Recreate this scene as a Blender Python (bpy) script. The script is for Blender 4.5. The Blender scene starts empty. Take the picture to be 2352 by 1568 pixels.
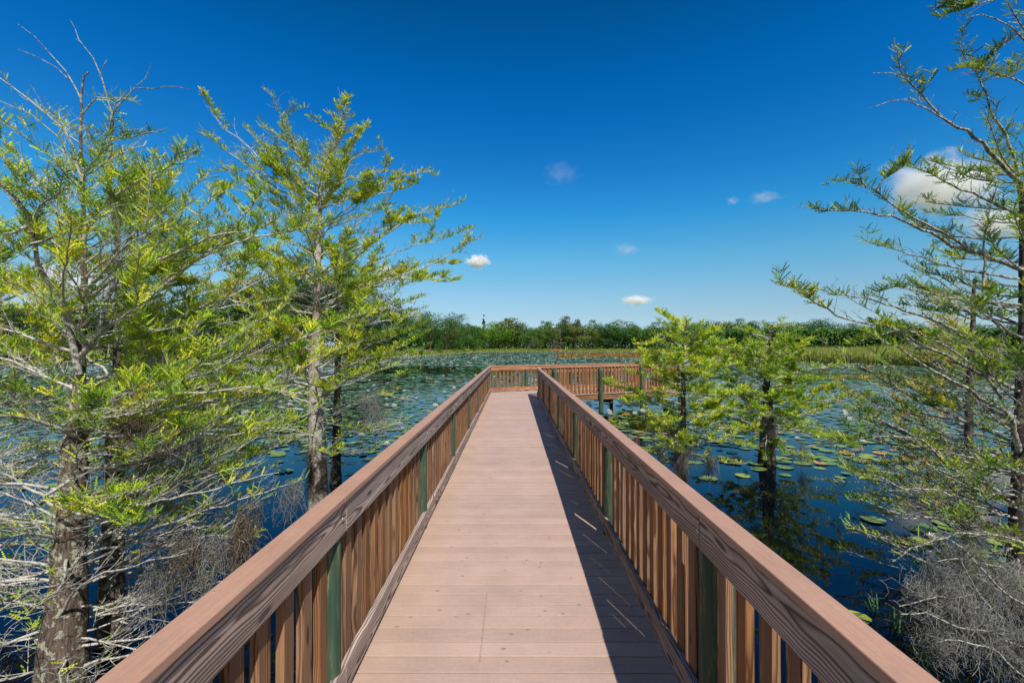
import bpy, bmesh, math, random
import numpy as np
from mathutils import Vector, Matrix, Quaternion, noise as mnoise

rng = np.random.default_rng(7)
random.seed(7)
R = math.radians
scene = bpy.context.scene
COL = scene.collection
EYE = 1.945          # eye above the deck (deck top is z = 0)
WATER = -0.78        # pond level
F = 1046.0           # focal length for a 2352 px wide frame

# ------------------------------------------------------------------ camera
cam_d = bpy.data.cameras.new('camera')
cam = bpy.data.objects.new('camera', cam_d)
COL.objects.link(cam)
cam_d.sensor_width = 36.0
cam_d.lens = 16.0
cam_d.clip_start = 0.05
cam_d.clip_end = 20000
cam.location = (0, 0, EYE)
cam.rotation_euler = (R(90 + 0.66), 0, R(0.11))
scene.camera = cam
CAMR = cam.rotation_euler.to_matrix()


def at(px, py, Y):
    """point at depth Y (metres ahead) seen at px,py of a 2352x1568 frame"""
    d = CAMR @ Vector(((px - 1176) / F, -(py - 784) / F, -1.0))
    k = Y / d.y
    return Vector((d.x * k, Y, EYE + d.z * k))


# ------------------------------------------------------------------ helpers
def link(o, parent=None):
    COL.objects.link(o)
    if parent is not None:
        o.parent = parent
    return o


def tag(o, label=None, cat=None, group=None, kind=None):
    if label: o['label'] = label
    if cat: o['category'] = cat
    if group: o['group'] = group
    if kind: o['kind'] = kind
    return o


def empty(name, loc=(0, 0, 0), rz=0.0):
    o = bpy.data.objects.new(name, None)
    o.empty_display_size = 0.2
    o.location = loc
    o.rotation_euler = (0, 0, rz)
    return link(o)


def mesh_np(name, verts, tris=None, quads=None, smooth=False, attr=None):
    verts = np.asarray(verts, dtype=np.float32).reshape(-1, 3)
    me = bpy.data.meshes.new(name)
    parts, starts, tot = [], [], 0
    if quads is not None and len(quads):
        q = np.asarray(quads, dtype=np.int32).reshape(-1, 4)
        parts.append(q.ravel()); starts.append(tot + np.arange(len(q), dtype=np.int32) * 4); tot += q.size
    if tris is not None and len(tris):
        t = np.asarray(tris, dtype=np.int32).reshape(-1, 3)
        parts.append(t.ravel()); starts.append(tot + np.arange(len(t), dtype=np.int32) * 3); tot += t.size
    loops = np.concatenate(parts); st = np.concatenate(starts)
    me.vertices.add(len(verts)); me.vertices.foreach_set('co', verts.ravel())
    me.loops.add(len(loops)); me.loops.foreach_set('vertex_index', loops)
    me.polygons.add(len(st)); me.polygons.foreach_set('loop_start', st)
    if smooth:
        me.polygons.foreach_set('use_smooth', np.ones(len(st), dtype=bool))
    if attr is not None:
        a = me.attributes.new('tint', 'FLOAT', 'POINT')
        a.data.foreach_set('value', np.asarray(attr, dtype=np.float32))
    me.update(calc_edges=True)
    me.validate()
    return me


def obj(name, me, mat, parent=None, loc=None, rot=None):
    o = bpy.data.objects.new(name, me)
    if mat is not None and len(me.materials) == 0:
        me.materials.append(mat)
    if loc is not None: o.location = loc
    if rot is not None: o.rotation_euler = rot
    return link(o, parent)


def bm_mesh(name, bm, smooth=False):
    me = bpy.data.meshes.new(name)
    bm.to_mesh(me); bm.free()
    if smooth:
        for p in me.polygons: p.use_smooth = True
    return me


def box_mesh(name, sx, sy, sz, bevel=0.003, seg=1, cuts=0, warp=0.0, seed=0):
    """box centred on the origin, long axis X"""
    bm = bmesh.new()
    bmesh.ops.create_cube(bm, size=1.0, matrix=Matrix.Diagonal((sx, sy, sz, 1)))
    if bevel > 0:
        bmesh.ops.bevel(bm, geom=bm.edges[:], offset=bevel, segments=seg, profile=0.7, affect='EDGES')
    if cuts:
        ed = [e for e in bm.edges if abs((e.verts[0].co - e.verts[1].co).normalized().x) > 0.99 and e.calc_length() > sx * 0.5]
        bmesh.ops.subdivide_edges(bm, edges=ed, cuts=cuts, use_grid_fill=True)
        rr = random.Random(seed)
        a, b, c, d = [rr.uniform(-1, 1) for _ in range(4)]
        for v in bm.verts:
            t = v.co.x / sx * math.pi * 2
            v.co.y += warp * (a * math.sin(t + b * 3) * 0.6 + 0.4 * math.sin(2.3 * t + c * 3))
            v.co.z += warp * 0.5 * (d * math.sin(t * 0.8 + c))
    return bm_mesh(name, bm)


# ---- tubes, vectorised
class Tubes:
    def __init__(self): self.g = {}

    def add(self, pts, rad, sides):
        pts = np.asarray(pts, dtype=np.float64); n = len(pts)
        rad = np.asarray(rad, dtype=np.float64)
        self.g.setdefault((n, sides), []).append((pts, rad))

    def arrays(self):
        V, Q, off = [], [], 0
        for (n, s), lst in self.g.items():
            P = np.stack([a for a, _ in lst]); Rd = np.stack([b for _, b in lst])
            K = len(P)
            T = np.gradient(P, axis=1)
            T /= np.linalg.norm(T, axis=2, keepdims=True) + 1e-9
            m = T.mean(axis=1)
            ref = np.zeros((K, 3)); ref[np.arange(K), np.abs(m).argmin(axis=1)] = 1.0
            ref = np.repeat(ref[:, None, :], n, axis=1)
            A = np.cross(T, ref); A /= np.linalg.norm(A, axis=2, keepdims=True) + 1e-9
            B = np.cross(T, A)
            ang = np.arange(s) / s * 2 * math.pi
            ring = P[:, :, None, :] + Rd[:, :, None, None] * (A[:, :, None, :] * np.cos(ang)[None, None, :, None] + B[:, :, None, :] * np.sin(ang)[None, None, :, None])
            V.append(ring.reshape(-1, 3))
            idx = off + np.arange(K * n * s).reshape(K, n, s)
            a = idx[:, :-1, :]; b = idx[:, 1:, :]
            a2 = np.roll(a, -1, axis=2); b2 = np.roll(b, -1, axis=2)
            Q.append(np.stack([a, a2, b2, b], axis=-1).reshape(-1, 4))
            off += K * n * s
        return np.concatenate(V), np.concatenate(Q)

    def build(self, name, mat, parent=None):
        if not self.g: return None
        v, q = self.arrays()
        return obj(name, mesh_np(name, v, quads=q, smooth=True), mat, parent)


# ---- feathery leaf sprays, vectorised
class Leaves:
    def __init__(self): self.p, self.a, self.L, self.t = [], [], [], []

    def add(self, p, a, L, t):
        self.p.append(p); self.a.append(a); self.L.append(L); self.t.append(t)

    def count(self): return sum(len(x) for x in self.p)

    def build(self, name, mat, parent, pairs=5, wid=0.16, fat=1.0, seed=0):
        r = np.random.default_rng(seed)
        p = np.concatenate(self.p); a = np.concatenate(self.a); L = np.concatenate(self.L); tt = np.concatenate(self.t)
        K = len(p)
        a = a / (np.linalg.norm(a, axis=1, keepdims=True) + 1e-9)
        rnd = r.normal(size=(K, 3))
        side = np.cross(a, rnd); side /= np.linalg.norm(side, axis=1, keepdims=True) + 1e-9
        nrm = np.cross(side, a)
        curv = r.uniform(-0.25, 0.35, K)
        V, tint = [], []
        h = (L / pairs) * 0.55 * fat
        for i in range(pairs):
            s = (i + 0.6) / pairs
            pos = p + a * (L * s)[:, None] + nrm * (curv * L * s * s)[:, None]
            prof = math.sin(math.pi * (0.14 + 0.74 * s)) ** 0.7
            ll = wid * L * prof
            for sg in (-1, 1):
                tip = pos + (side * sg * 0.86 + a * 0.55) * (ll * r.uniform(0.8, 1.15, K))[:, None] + nrm * (ll * 0.28)[:, None]
                V.append(np.stack([pos - a * h[:, None], pos + a * h[:, None], tip], axis=1))
                tint.append(np.repeat(tt[:, None], 3, axis=1))
        # terminal leaflet
        pos = p + a * (L * 0.93)[:, None] + nrm * (curv * L * 0.86)[:, None]
        V.append(np.stack([pos - side * (h * 0.5)[:, None], pos + side * (h * 0.5)[:, None], pos + a * (L * 0.12)[:, None]], axis=1))
        tint.append(np.repeat(tt[:, None], 3, axis=1))
        # rachis
        V.append(np.stack([p - side * (L * 0.012)[:, None], p + side * (L * 0.012)[:, None], pos], axis=1))
        tint.append(np.repeat(tt[:, None], 3, axis=1))
        V = np.concatenate(V).reshape(-1, 3); tint = np.concatenate(tint).ravel()
        tr = np.arange(len(V)).reshape(-1, 3)
        return obj(name, mesh_np(name, V, tris=tr, attr=tint), mat, parent)


# ------------------------------------------------------------------ materials
def new_mat(name):
    m = bpy.data.materials.new(name); m.use_nodes = True
    nt = m.node_tree; nt.nodes.clear()
    out = nt.nodes.new('ShaderNodeOutputMaterial')
    return m, nt, out


class N:
    """tiny node-graph builder"""
    def __init__(self, nt): self.nt = nt

    def n(self, kind, ins=None, **props):
        nd = self.nt.nodes.new(kind)
        for k, v in props.items(): setattr(nd, k, v)
        if ins:
            for k, v in ins.items():
                s = nd.inputs[k]
                if hasattr(v, 'is_linked') or isinstance(v, bpy.types.NodeSocket): self.nt.links.new(v, s)
                else: s.default_value = v
        return nd

    def math(self, op, a, b=None, c=None, clamp=False):
        ins = {0: a}
        if b is not None: ins[1] = b
        if c is not None: ins[2] = c
        return self.n('ShaderNodeMath', ins, operation=op, use_clamp=clamp).outputs[0]

    def ramp(self, fac, stops, interp='LINEAR'):
        nd = self.n('ShaderNodeValToRGB', {0: fac})
        cr = nd.color_ramp; cr.interpolation = interp
        while len(cr.elements) < len(stops): cr.elements.new(0.5)
        for e, (p, c) in zip(cr.elements, stops):
            e.position = p
            e.color = (c, c, c, 1) if isinstance(c, (int, float)) else (*c, 1)
        return nd.outputs[0]

    def mix(self, fac, a, b, blend='MIX'):
        nd = self.n('ShaderNodeMix', data_type='RGBA', blend_type=blend)
        for i, v in ((0, fac), (6, a), (7, b)):
            s = nd.inputs[i]
            if isinstance(v, bpy.types.NodeSocket): self.nt.links.new(v, s)
            else: s.default_value = (*v, 1) if isinstance(v, tuple) and len(v) == 3 else v
        return nd.outputs[2]

    def noise(self, vec, scale, detail=2.0, rough=0.5, out=0, **kw):
        ins = {'Scale': scale, 'Detail': detail, 'Roughness': rough}
        if vec is not None: ins['Vector'] = vec
        return self.n('ShaderNodeTexNoise', ins, **kw).outputs[out]

    def vmul(self, v, t):
        return self.n('ShaderNodeVectorMath', {0: v, 1: t}, operation='MULTIPLY').outputs[0]

    def vadd(self, v, t):
        return self.n('ShaderNodeVectorMath', {0: v, 1: t}, operation='ADD').outputs[0]

    def link(self, a, b): self.nt.links.new(a, b)


def principled(g, out, col, rough=0.6, spec=0.3, normal=None):
    b = g.n('ShaderNodeBsdfPrincipled')
    for k, v in (('Base Color', col), ('Roughness', rough), ('Specular IOR Level', spec)):
        s = b.inputs[k]
        if isinstance(v, bpy.types.NodeSocket): g.link(v, s)
        else: s.default_value = (*v, 1) if isinstance(v, tuple) else v
    if normal is not None: g.link(normal, b.inputs['Normal'])
    g.link(b.outputs[0], out.inputs[0])
    return b


def bump(g, h, strength, dist):
    return g.n('ShaderNodeBump', {'Height': h, 'Strength': strength, 'Distance': dist}).outputs[0]


def wood_mat(name, light, dark, ring=0.0085, wob=0.045, alt=None, alt_amt=0.5, pith=0.055, green=None, rough=0.75):
    """plain-sawn pine: growth rings cut by the board, long axis X"""
    m, nt, out = new_mat(name); g = N(nt)
    tc = g.n('ShaderNodeTexCoord').outputs['Object']
    rnd = g.n('ShaderNodeObjectInfo').outputs['Random']
    off = g.n('ShaderNodeCombineXYZ', {0: g.math('MULTIPLY', rnd, 37.0), 1: g.math('MULTIPLY', rnd, 11.0), 2: g.math('MULTIPLY', rnd, 23.0)}).outputs[0]
    p = tc
    nz = g.noise(g.vadd(g.vmul(p, (1.7, 5.0, 5.0)), off), 1.0, 2.0, 0.5, out=1)
    dsp = g.vmul(g.vadd(nz, (-0.5, -0.5, -0.5)), (0, wob, wob * 1.3))
    q = g.vadd(p, dsp)
    sx = g.n('ShaderNodeSeparateXYZ', {0: q})
    r2 = g.math('FRACT', g.math('MULTIPLY', rnd, 17.31))
    y = g.math('ADD', sx.outputs[1], g.math('ADD', g.math('MULTIPLY', r2, 0.02), pith))
    z = g.math('ADD', sx.outputs[2], g.math('MULTIPLY', g.math('SUBTRACT', rnd, 0.5), 0.10))
    d = g.math('SQRT', g.math('ADD', g.math('MULTIPLY', y, y), g.math('MULTIPLY', z, z)))
    fine = g.noise(g.vadd(g.vmul(p, (6, 60, 60)), off), 1.0, 3.0, 0.6)
    d2 = g.math('ADD', d, g.math('MULTIPLY', fine, 0.0022))
    fr = g.math('FRACT', g.math('DIVIDE', d2, ring))
    late = g.ramp(fr, [(0.0, 1.0), (0.10, 0.25), (0.45, 0.0), (0.62, 0.35), (0.90, 1.0), (1.0, 1.0)])
    fib = g.noise(g.vadd(g.vmul(p, (3, 160, 160)), off), 1.0, 4.0, 0.7)
    col = g.mix(late, light, dark)
    if alt is not None:
        a = g.math('MULTIPLY', g.math('FRACT', g.math('MULTIPLY', rnd, 7.77)), alt_amt)
        col = g.mix(a, col, g.mix(late, alt[0], alt[1]))
    big = g.noise(g.vadd(g.vmul(p, (1.2, 9, 9)), off), 1.0, 2.0, 0.5)
    col = g.mix(1.0, col, g.ramp(big, [(0.3, 0.66), (0.7, 1.15)]), 'MULTIPLY')
    col = g.mix(1.0, col, g.ramp(fib, [(0.25, 0.74), (0.75, 1.16)]), 'MULTIPLY')
    # knots
    vor = g.n('ShaderNodeTexVoronoi', {'Vector': g.vadd(g.vmul(q, (1.9, 7, 7)), off), 'Scale': 1.0, 'Randomness': 1.0}).outputs[0]
    kn = g.ramp(vor, [(0.07, 1.0), (0.12, 0.0)])
    col = g.mix(g.math('MULTIPLY', kn, 0.8), col, tuple(c * 0.45 for c in dark))
    if green is not None:
        gm = g.noise(g.vadd(g.vmul(p, (2.6, 26, 26)), off), 1.0, 4.0, 0.65)
        g2 = g.mix(g.noise(g.vadd(g.vmul(p, (1.5, 40, 40)), off), 1.0, 3.0), tuple(c * 0.55 for c in green), tuple(c * 1.5 for c in green))
        col = g.mix(g.ramp(gm, [(0.36, 1.0), (0.54, 0.85), (0.60, 0.25), (0.66, 0.9)]), col, g2)
    h = g.math('ADD', g.math('MULTIPLY', late, 0.6), g.math('MULTIPLY', fib, 0.5))
    principled(g, out, col, rough, 0.25, bump(g, h, 0.5, 0.002))
    return m


M = {}
M['rail'] = wood_mat('weathered_rail_wood', (0.55, 0.445, 0.385), (0.120, 0.082, 0.064), alt=((0.50, 0.37, 0.29), (0.13, 0.078, 0.055)), alt_amt=0.8, ring=0.0105, wob=0.06)
M['far_rail'] = wood_mat('stained_rail_wood', (0.60, 0.27, 0.125), (0.25, 0.095, 0.042), alt=((0.44, 0.22, 0.13), (0.20, 0.085, 0.05)), ring=0.013, wob=0.06)
M['baluster'] = wood_mat('stained_baluster_wood', (0.36, 0.168, 0.064), (0.105, 0.038, 0.013), alt=((0.33, 0.20, 0.12), (0.10, 0.05, 0.028)), alt_amt=1.0, ring=0.0055, wob=0.022, pith=0.02)
M['post'] = wood_mat('green_treated_post_wood', (0.26, 0.25, 0.13), (0.09, 0.08, 0.035), ring=0.009, wob=0.02, pith=0.0, green=(0.034, 0.072, 0.046))
M['joist'] = wood_mat('joist_wood', (0.36, 0.19, 0.085), (0.14, 0.065, 0.03), ring=0.012)


def composite_mat(name, base, grain_axis, spots=True, var=0.10):
    m, nt, out = new_mat(name); g = N(nt)
    tc = g.n('ShaderNodeTexCoord').outputs['Object']
    isl = g.n('ShaderNodeNewGeometry').outputs['Random Per Island']
    st = (4, 220, 220) if grain_axis == 0 else (220, 4, 220)
    gr = g.noise(g.vmul(tc, st), 1.0, 3.0, 0.65)
    cl = g.noise(tc, 2.3, 4.0, 0.6)
    mott = g.noise(tc, 38.0, 4.0, 0.7)
    col = g.mix(g.ramp(cl, [(0.3, 0.0), (0.7, 1.0)]), tuple(c * 0.90 for c in base), tuple(min(1, c * 1.07) for c in base))
    col = g.mix(1.0, col, g.ramp(gr, [(0.25, 0.85), (0.75, 1.10)]), 'MULTIPLY')
    col = g.mix(1.0, col, g.ramp(mott, [(0.3, 0.93), (0.7, 1.06)]), 'MULTIPLY')
    col = g.mix(1.0, col, g.ramp(isl, [(0.0, 1 - var), (1.0, 1 + var * 0.7)]), 'MULTIPLY')
    # board-to-board drift towards yellow
    col = g.mix(g.math('MULTIPLY', isl, 0.10), col, (base[0] * 1.0, base[1] * 1.03, base[2] * 0.86))
    if spots:
        sv = g.vmul(tc, (7.5, 13.0, 1.0)) if grain_axis == 0 else g.vmul(tc, (11.0, 5.2, 1.0))
        jit = g.vmul(g.noise(tc, 45.0, 2.0, out=1), (0.10, 0.10, 0))
        vo = g.n('ShaderNodeTexVoronoi', {'Vector': g.vadd(sv, jit), 'Scale': 1.0})
        sel = g.math('GREATER_THAN', g.n('ShaderNodeSeparateColor', {0: vo.outputs[1]}).outputs[0], 0.50)
        sp = g.math('MULTIPLY', g.ramp(vo.outputs[0], [(0.09, 0.75), (0.16, 0.0)]), sel)
        col = g.mix(sp, col, tuple(c * 0.42 for c in base))
        mx = g.n('ShaderNodeSeparateXYZ', {0: tc})
        ln = g.math('LESS_THAN', g.math('ABSOLUTE', g.math('ADD', mx.outputs[0], 0.206)), 0.006)
        ln = g.math('MULTIPLY', ln, g.math('LESS_THAN', g.math('ABSOLUTE', g.math('SUBTRACT', mx.outputs[1], 3.22)), 0.40))
        ln = g.math('MULTIPLY', ln, g.ramp(g.noise(g.vmul(tc, (20, 60, 1)), 1.0, 3.0), [(0.4, 0.15), (0.6, 0.6)]))
        col = g.mix(ln, col, tuple(c * 0.5 for c in base))
        # scuffs and broad faded traffic patches
        sc = g.noise(g.vmul(tc, (9, 1.4, 1)), 1.0, 6.0, 0.75)
        col = g.mix(g.ramp(sc, [(0.66, 0.0), (0.74, 0.35)]), col, tuple(c * 0.6 for c in base))
        # green-ochre algae tint along the left kick board
        ed = g.n('ShaderNodeSeparateXYZ', {0: tc}).outputs[0]
        al = g.math('MULTIPLY', g.ramp(g.math('MULTIPLY_ADD', ed, -1.0, 0.0), [(0.62, 0.0), (0.92, 0.5)]), g.noise(tc, 3.5, 3.0))
        col = g.mix(al, col, (base[0] * 0.82, base[1] * 0.84, base[2] * 0.55))
    h = g.math('ADD', gr, g.math('MULTIPLY', mott, 0.6))
    principled(g, out, col, 0.55, 0.45, bump(g, h, 0.25, 0.0015))
    return m


M['deck'] = composite_mat('composite_deck_board', (0.485, 0.338, 0.274), 0, var=0.085)
M['deck2'] = composite_mat('composite_platform_board', (0.485, 0.338, 0.274), 1, spots=False, var=0.05)
M['cap'] = composite_mat('composite_cap_board', (0.46, 0.262, 0.180), 0, spots=False, var=0.06)


def metal_mat():
    m, nt, out = new_mat('galvanised_bolt'); g = N(nt)
    b = principled(g, out, (0.45, 0.47, 0.5), 0.4, 0.5); b.inputs['Metallic'].default_value = 0.9
    return m


M['bolt'] = metal_mat()


def bark_mat(name, base, dark, lichen, amt, scale=9.0, stretch=0.35):
    m, nt, out = new_mat(name); g = N(nt)
    tc = g.n('ShaderNodeTexCoord').outputs['Object']
    fis = g.noise(g.vmul(tc, (1, 1, stretch * 0.4)), scale * 4, 5.0, 0.7)
    col = g.mix(g.ramp(fis, [(0.35, 0.0), (0.62, 1.0)]), dark, base)
    pa = g.noise(tc, scale, 5.0, 0.62)
    pb = g.noise(g.vadd(tc, (5, 3, 9)), scale * 3.2, 4.0, 0.6)
    mk = g.math('MULTIPLY', g.ramp(pa, [(0.62 - amt * 0.3, 0.0), (0.66 - amt * 0.3, 1.0)]), g.ramp(pb, [(0.32, 0.0), (0.42, 1.0)]))
    lc = g.mix(g.noise(tc, scale * 7, 2.0), lichen, tuple(c * 0.72 for c in lichen))
    col = g.mix(mk, col, lc)
    h = g.math('ADD', g.math('MULTIPLY', fis, 1.0), g.math('MULTIPLY', mk, 0.4))
    principled(g, out, col, 0.9, 0.1, bump(g, h, 0.9, 0.012))
    return m


M['trunk'] = bark_mat('cypress_bark', (0.19, 0.14, 0.112), (0.040, 0.029, 0.024), (0.44, 0.44, 0.33), 0.30, 17.0)
M['pale_trunk'] = bark_mat('pale_cypress_bark', (0.42, 0.33, 0.27), (0.16, 0.12, 0.10), (0.50, 0.48, 0.42), 0.5)
M['dark_trunk'] = bark_mat('dark_mossy_bark', (0.10, 0.078, 0.066), (0.03, 0.024, 0.022), (0.22, 0.22, 0.19), 0.25)
M['branch'] = bark_mat('lichened_branch_bark', (0.50, 0.43, 0.375), (0.19, 0.15, 0.125), (0.64, 0.62, 0.55), 0.8, 22.0, 1.0)
M['dark_branch'] = bark_mat('dark_branch_bark', (0.27, 0.235, 0.205), (0.06, 0.05, 0.045), (0.56, 0.55, 0.49), 0.55, 26.0, 1.0)
M['oak_trunk'] = bark_mat('far_oak_bark', (0.16, 0.13, 0.11), (0.05, 0.04, 0.035), (0.3, 0.29, 0.26), 0.3, 1.0, 1.0)


def leaf_mat(name, stops, transl=0.28, rough=0.55, spec=0.25, objrand=0.0):
    m, nt, out = new_mat(name); g = N(nt)
    t = g.n('ShaderNodeAttribute', attribute_name='tint').outputs['Fac']
    if objrand:
        rnd = g.n('ShaderNodeObjectInfo').outputs['Random']
        t = g.math('ADD', t, g.math('MULTIPLY', g.math('SUBTRACT', rnd, 0.5), objrand), clamp=True)
    col = g.ramp(t, stops)
    pb = g.n('ShaderNodeBsdfPrincipled', {'Roughness': rough, 'Specular IOR Level': spec})
    g.link(col, pb.inputs['Base Color'])
    tr = g.n('ShaderNodeBsdfTranslucent')
    g.link(g.mix(1.0, col, (1.25, 1.15, 0.55), 'MULTIPLY'), tr.inputs[0])
    mx = g.n('ShaderNodeMixShader', {0: transl}); g.link(pb.outputs[0], mx.inputs[1]); g.link(tr.outputs[0], mx.inputs[2])
    g.link(mx.outputs[0], out.inputs[0])
    return m


M['leaf_lime'] = leaf_mat('lime_cypress_leaf', [(0.0, (0.069, 0.163, 0.023)), (0.45, (0.371, 0.576, 0.038)), (0.85, (0.750, 0.750, 0.048)), (1.0, (0.750, 0.635, 0.059))])
M['leaf_mid'] = leaf_mat('yellow_green_cypress_leaf', [(0.0, (0.079, 0.178, 0.021)), (0.5, (0.361, 0.519, 0.029)), (0.85, (0.674, 0.750, 0.033)), (1.0, (0.750, 0.561, 0.047))])
M['leaf_small'] = leaf_mat('bright_cypress_leaf', [(0.0, (0.104, 0.231, 0.028)), (0.5, (0.367, 0.538, 0.052)), (1.0, (0.716, 0.749, 0.071))])
M['leaf_right'] = leaf_mat('olive_cypress_leaf', [(0.0, (0.055, 0.132, 0.027)), (0.45, (0.240, 0.411, 0.042)), (0.8, (0.628, 0.626, 0.049)), (1.0, (0.750, 0.385, 0.065))])
M['oak_dark'] = leaf_mat('far_oak_leaf', [(0.0, (0.023, 0.077, 0.024)), (0.5, (0.061, 0.153, 0.036)), (1.0, (0.143, 0.239, 0.050))], 0.2, spec=0.06, rough=0.8, objrand=0.5)
M['oak_olive'] = leaf_mat('far_olive_leaf', [(0.0, (0.050, 0.089, 0.023)), (0.5, (0.107, 0.156, 0.040)), (1.0, (0.186, 0.222, 0.072))], 0.2, spec=0.06, rough=0.8, objrand=0.4)
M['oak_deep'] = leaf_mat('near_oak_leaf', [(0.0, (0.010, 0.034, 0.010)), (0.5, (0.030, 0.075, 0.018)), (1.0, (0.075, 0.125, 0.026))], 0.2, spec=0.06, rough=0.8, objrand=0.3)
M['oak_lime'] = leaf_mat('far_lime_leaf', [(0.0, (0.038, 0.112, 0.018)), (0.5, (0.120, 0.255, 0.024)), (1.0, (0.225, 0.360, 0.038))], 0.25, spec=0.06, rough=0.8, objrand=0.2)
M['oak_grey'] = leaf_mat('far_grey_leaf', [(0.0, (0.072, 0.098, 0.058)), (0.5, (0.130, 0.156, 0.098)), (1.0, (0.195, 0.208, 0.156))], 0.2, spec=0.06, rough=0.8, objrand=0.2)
M['grass'] = leaf_mat('bank_grass', [(0.0, (0.095, 0.189, 0.027)), (0.6, (0.257, 0.324, 0.054)), (1.0, (0.513, 0.432, 0.135))], 0.3)
M['reed'] = leaf_mat('reed_blade', [(0.0, (0.150, 0.244, 0.047)), (0.5, (0.332, 0.387, 0.094)), (1.0, (0.564, 0.488, 0.170))], 0.3)
M['weed'] = leaf_mat('brown_water_weed', [(0.0, (0.070, 0.070, 0.021)), (0.5, (0.266, 0.154, 0.031)), (1.0, (0.560, 0.294, 0.049))], 0.25)
M['sprig'] = leaf_mat('green_sprig', [(0.0, (0.04, 0.13, 0.05)), (1.0, (0.10, 0.22, 0.09))], 0.3)


def pad_mat(name, a, b, objrand=True):
    m, nt, out = new_mat(name); g = N(nt)
    tc = g.n('ShaderNodeTexCoord').outputs['Object']
    if objrand: r = g.n('ShaderNodeObjectInfo').outputs['Random']
    else: r = g.n('ShaderNodeAttribute', attribute_name='tint').outputs['Fac']
    col = g.mix(r, a, b)
    if objrand:
        ns = g.noise(tc, 14.0, 3.0, 0.6)
        col = g.mix(1.0, col, g.ramp(ns, [(0.3, 0.8), (0.7, 1.15)]), 'MULTIPLY')
    else:
        col = g.mix(g.ramp(r, [(0.93, 0.0), (0.94, 1.0)]), col, (0.42, 0.19, 0.03))
    principled(g, out, col, 0.38, 0.45)
    return m


M['pad'] = pad_mat('lily_pad_green', (0.13, 0.235, 0.045), (0.30, 0.35, 0.05))
M['pad_old'] = pad_mat('lily_pad_orange', (0.50, 0.20, 0.025), (0.48, 0.30, 0.04))
M['pad_red'] = pad_mat('lily_pad_underside', (0.20, 0.075, 0.04), (0.33, 0.15, 0.09))
M['pad_far'] = pad_mat('distant_lily_pads', (0.060, 0.150, 0.060), (0.155, 0.235, 0.070), objrand=False)


def plain(name, col, rough=0.6, spec=0.3, transl=0.0):
    m, nt, out = new_mat(name); g = N(nt)
    tc = g.n('ShaderNodeTexCoord').outputs['Object']
    c = g.mix(1.0, col, g.ramp(g.noise(tc, 30.0, 3.0), [(0.3, 0.88), (0.7, 1.08)]), 'MULTIPLY')
    b = principled(g, out, c, rough, spec)
    if transl:
        tr = g.n('ShaderNodeBsdfTranslucent', {0: (*col, 1)})
        mx = g.n('ShaderNodeMixShader', {0: transl}); g.link(b.outputs[0], mx.inputs[1]); g.link(tr.outputs[0], mx.inputs[2])
        g.link(mx.outputs[0], out.inputs[0])
    return m


M['petal'] = plain('white_petal', (0.82, 0.82, 0.76), 0.5, 0.3, 0.25)
M['stamen'] = plain('yellow_stamen', (0.75, 0.48, 0.05))
M['moss'] = plain('grey_moss', (0.27, 0.27, 0.25), 0.95, 0.05, 0.2)
M['moss_pale'] = plain('pale_moss', (0.38, 0.38, 0.35), 0.95, 0.05, 0.2)
M['moss_brown'] = plain('brown_moss', (0.20, 0.165, 0.125), 0.95, 0.05, 0.2)
M['red_paint'] = plain('red_painted_wood', (0.62, 0.10, 0.04))
M['white_paint'] = plain('white_painted_wood', (0.75, 0.75, 0.72))
M['dark_paint'] = plain('dark_painted_wood', (0.03, 0.035, 0.045))
M['bird'] = plain('dark_feather', (0.02, 0.02, 0.025))

# ------------------------------------------------------------------ world + sun
SUN_AZ = R(20.4)      # sun stands behind the camera, this far to the right
SUN_EL = R(51)
to_sun = Vector((math.sin(SUN_AZ) * math.cos(SUN_EL), -math.cos(SUN_AZ) * math.cos(SUN_EL), math.sin(SUN_EL)))
w = bpy.data.worlds.new('World'); scene.world = w; w.use_nodes = True
nt = w.node_tree; nt.nodes.clear(); g = N(nt)
sky = g.n('ShaderNodeTexSky', sky_type='NISHITA', sun_disc=False)
sky.sun_elevation = SUN_EL
sky.sun_rotation = math.atan2(to_sun.x, to_sun.y)
sky.altitude = 0; sky.air_density = 1.0; sky.dust_density = 0.6; sky.ozone_density = 3.0
dirv = g.n('ShaderNodeSeparateXYZ', {0: g.n('ShaderNodeTexCoord').outputs['Generated']}).outputs[2]
grade = g.ramp(dirv, [(0.0, (0.75, 0.994, 1.4)), (0.015, (0.75, 0.977, 1.366)), (0.063, (0.679, 0.827, 0.986)), (0.11, (0.637, 0.868, 0.963)), (0.184, (0.422, 0.953, 1.067)), (0.272, (0.147, 0.897, 1.231)), (0.354, (0.078, 0.741, 1.225)), (0.428, (0.025, 0.666, 1.236)), (0.495, (0.005, 0.622, 1.194)), (0.6, (0.003, 0.49, 0.87)), (1.0, (0.03, 0.48, 0.85))])
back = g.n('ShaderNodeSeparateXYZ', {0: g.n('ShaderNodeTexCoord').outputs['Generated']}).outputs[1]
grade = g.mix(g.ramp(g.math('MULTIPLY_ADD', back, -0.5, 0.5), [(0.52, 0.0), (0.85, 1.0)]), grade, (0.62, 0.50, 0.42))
bg = g.n('ShaderNodeBackground', {'Strength': 0.10})
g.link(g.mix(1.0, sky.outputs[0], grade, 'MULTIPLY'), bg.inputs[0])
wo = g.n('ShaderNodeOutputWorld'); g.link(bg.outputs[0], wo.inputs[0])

sd = bpy.data.lights.new('sun', 'SUN'); sd.energy = 4.6; sd.angle = R(0.5); sd.color = (1.0, 0.955, 0.89)
so = bpy.data.objects.new('sun', sd); link(so)
so.rotation_euler = (-to_sun).to_track_quat('-Z', 'Y').to_euler()
so.location = (10, -20, 30)

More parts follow.
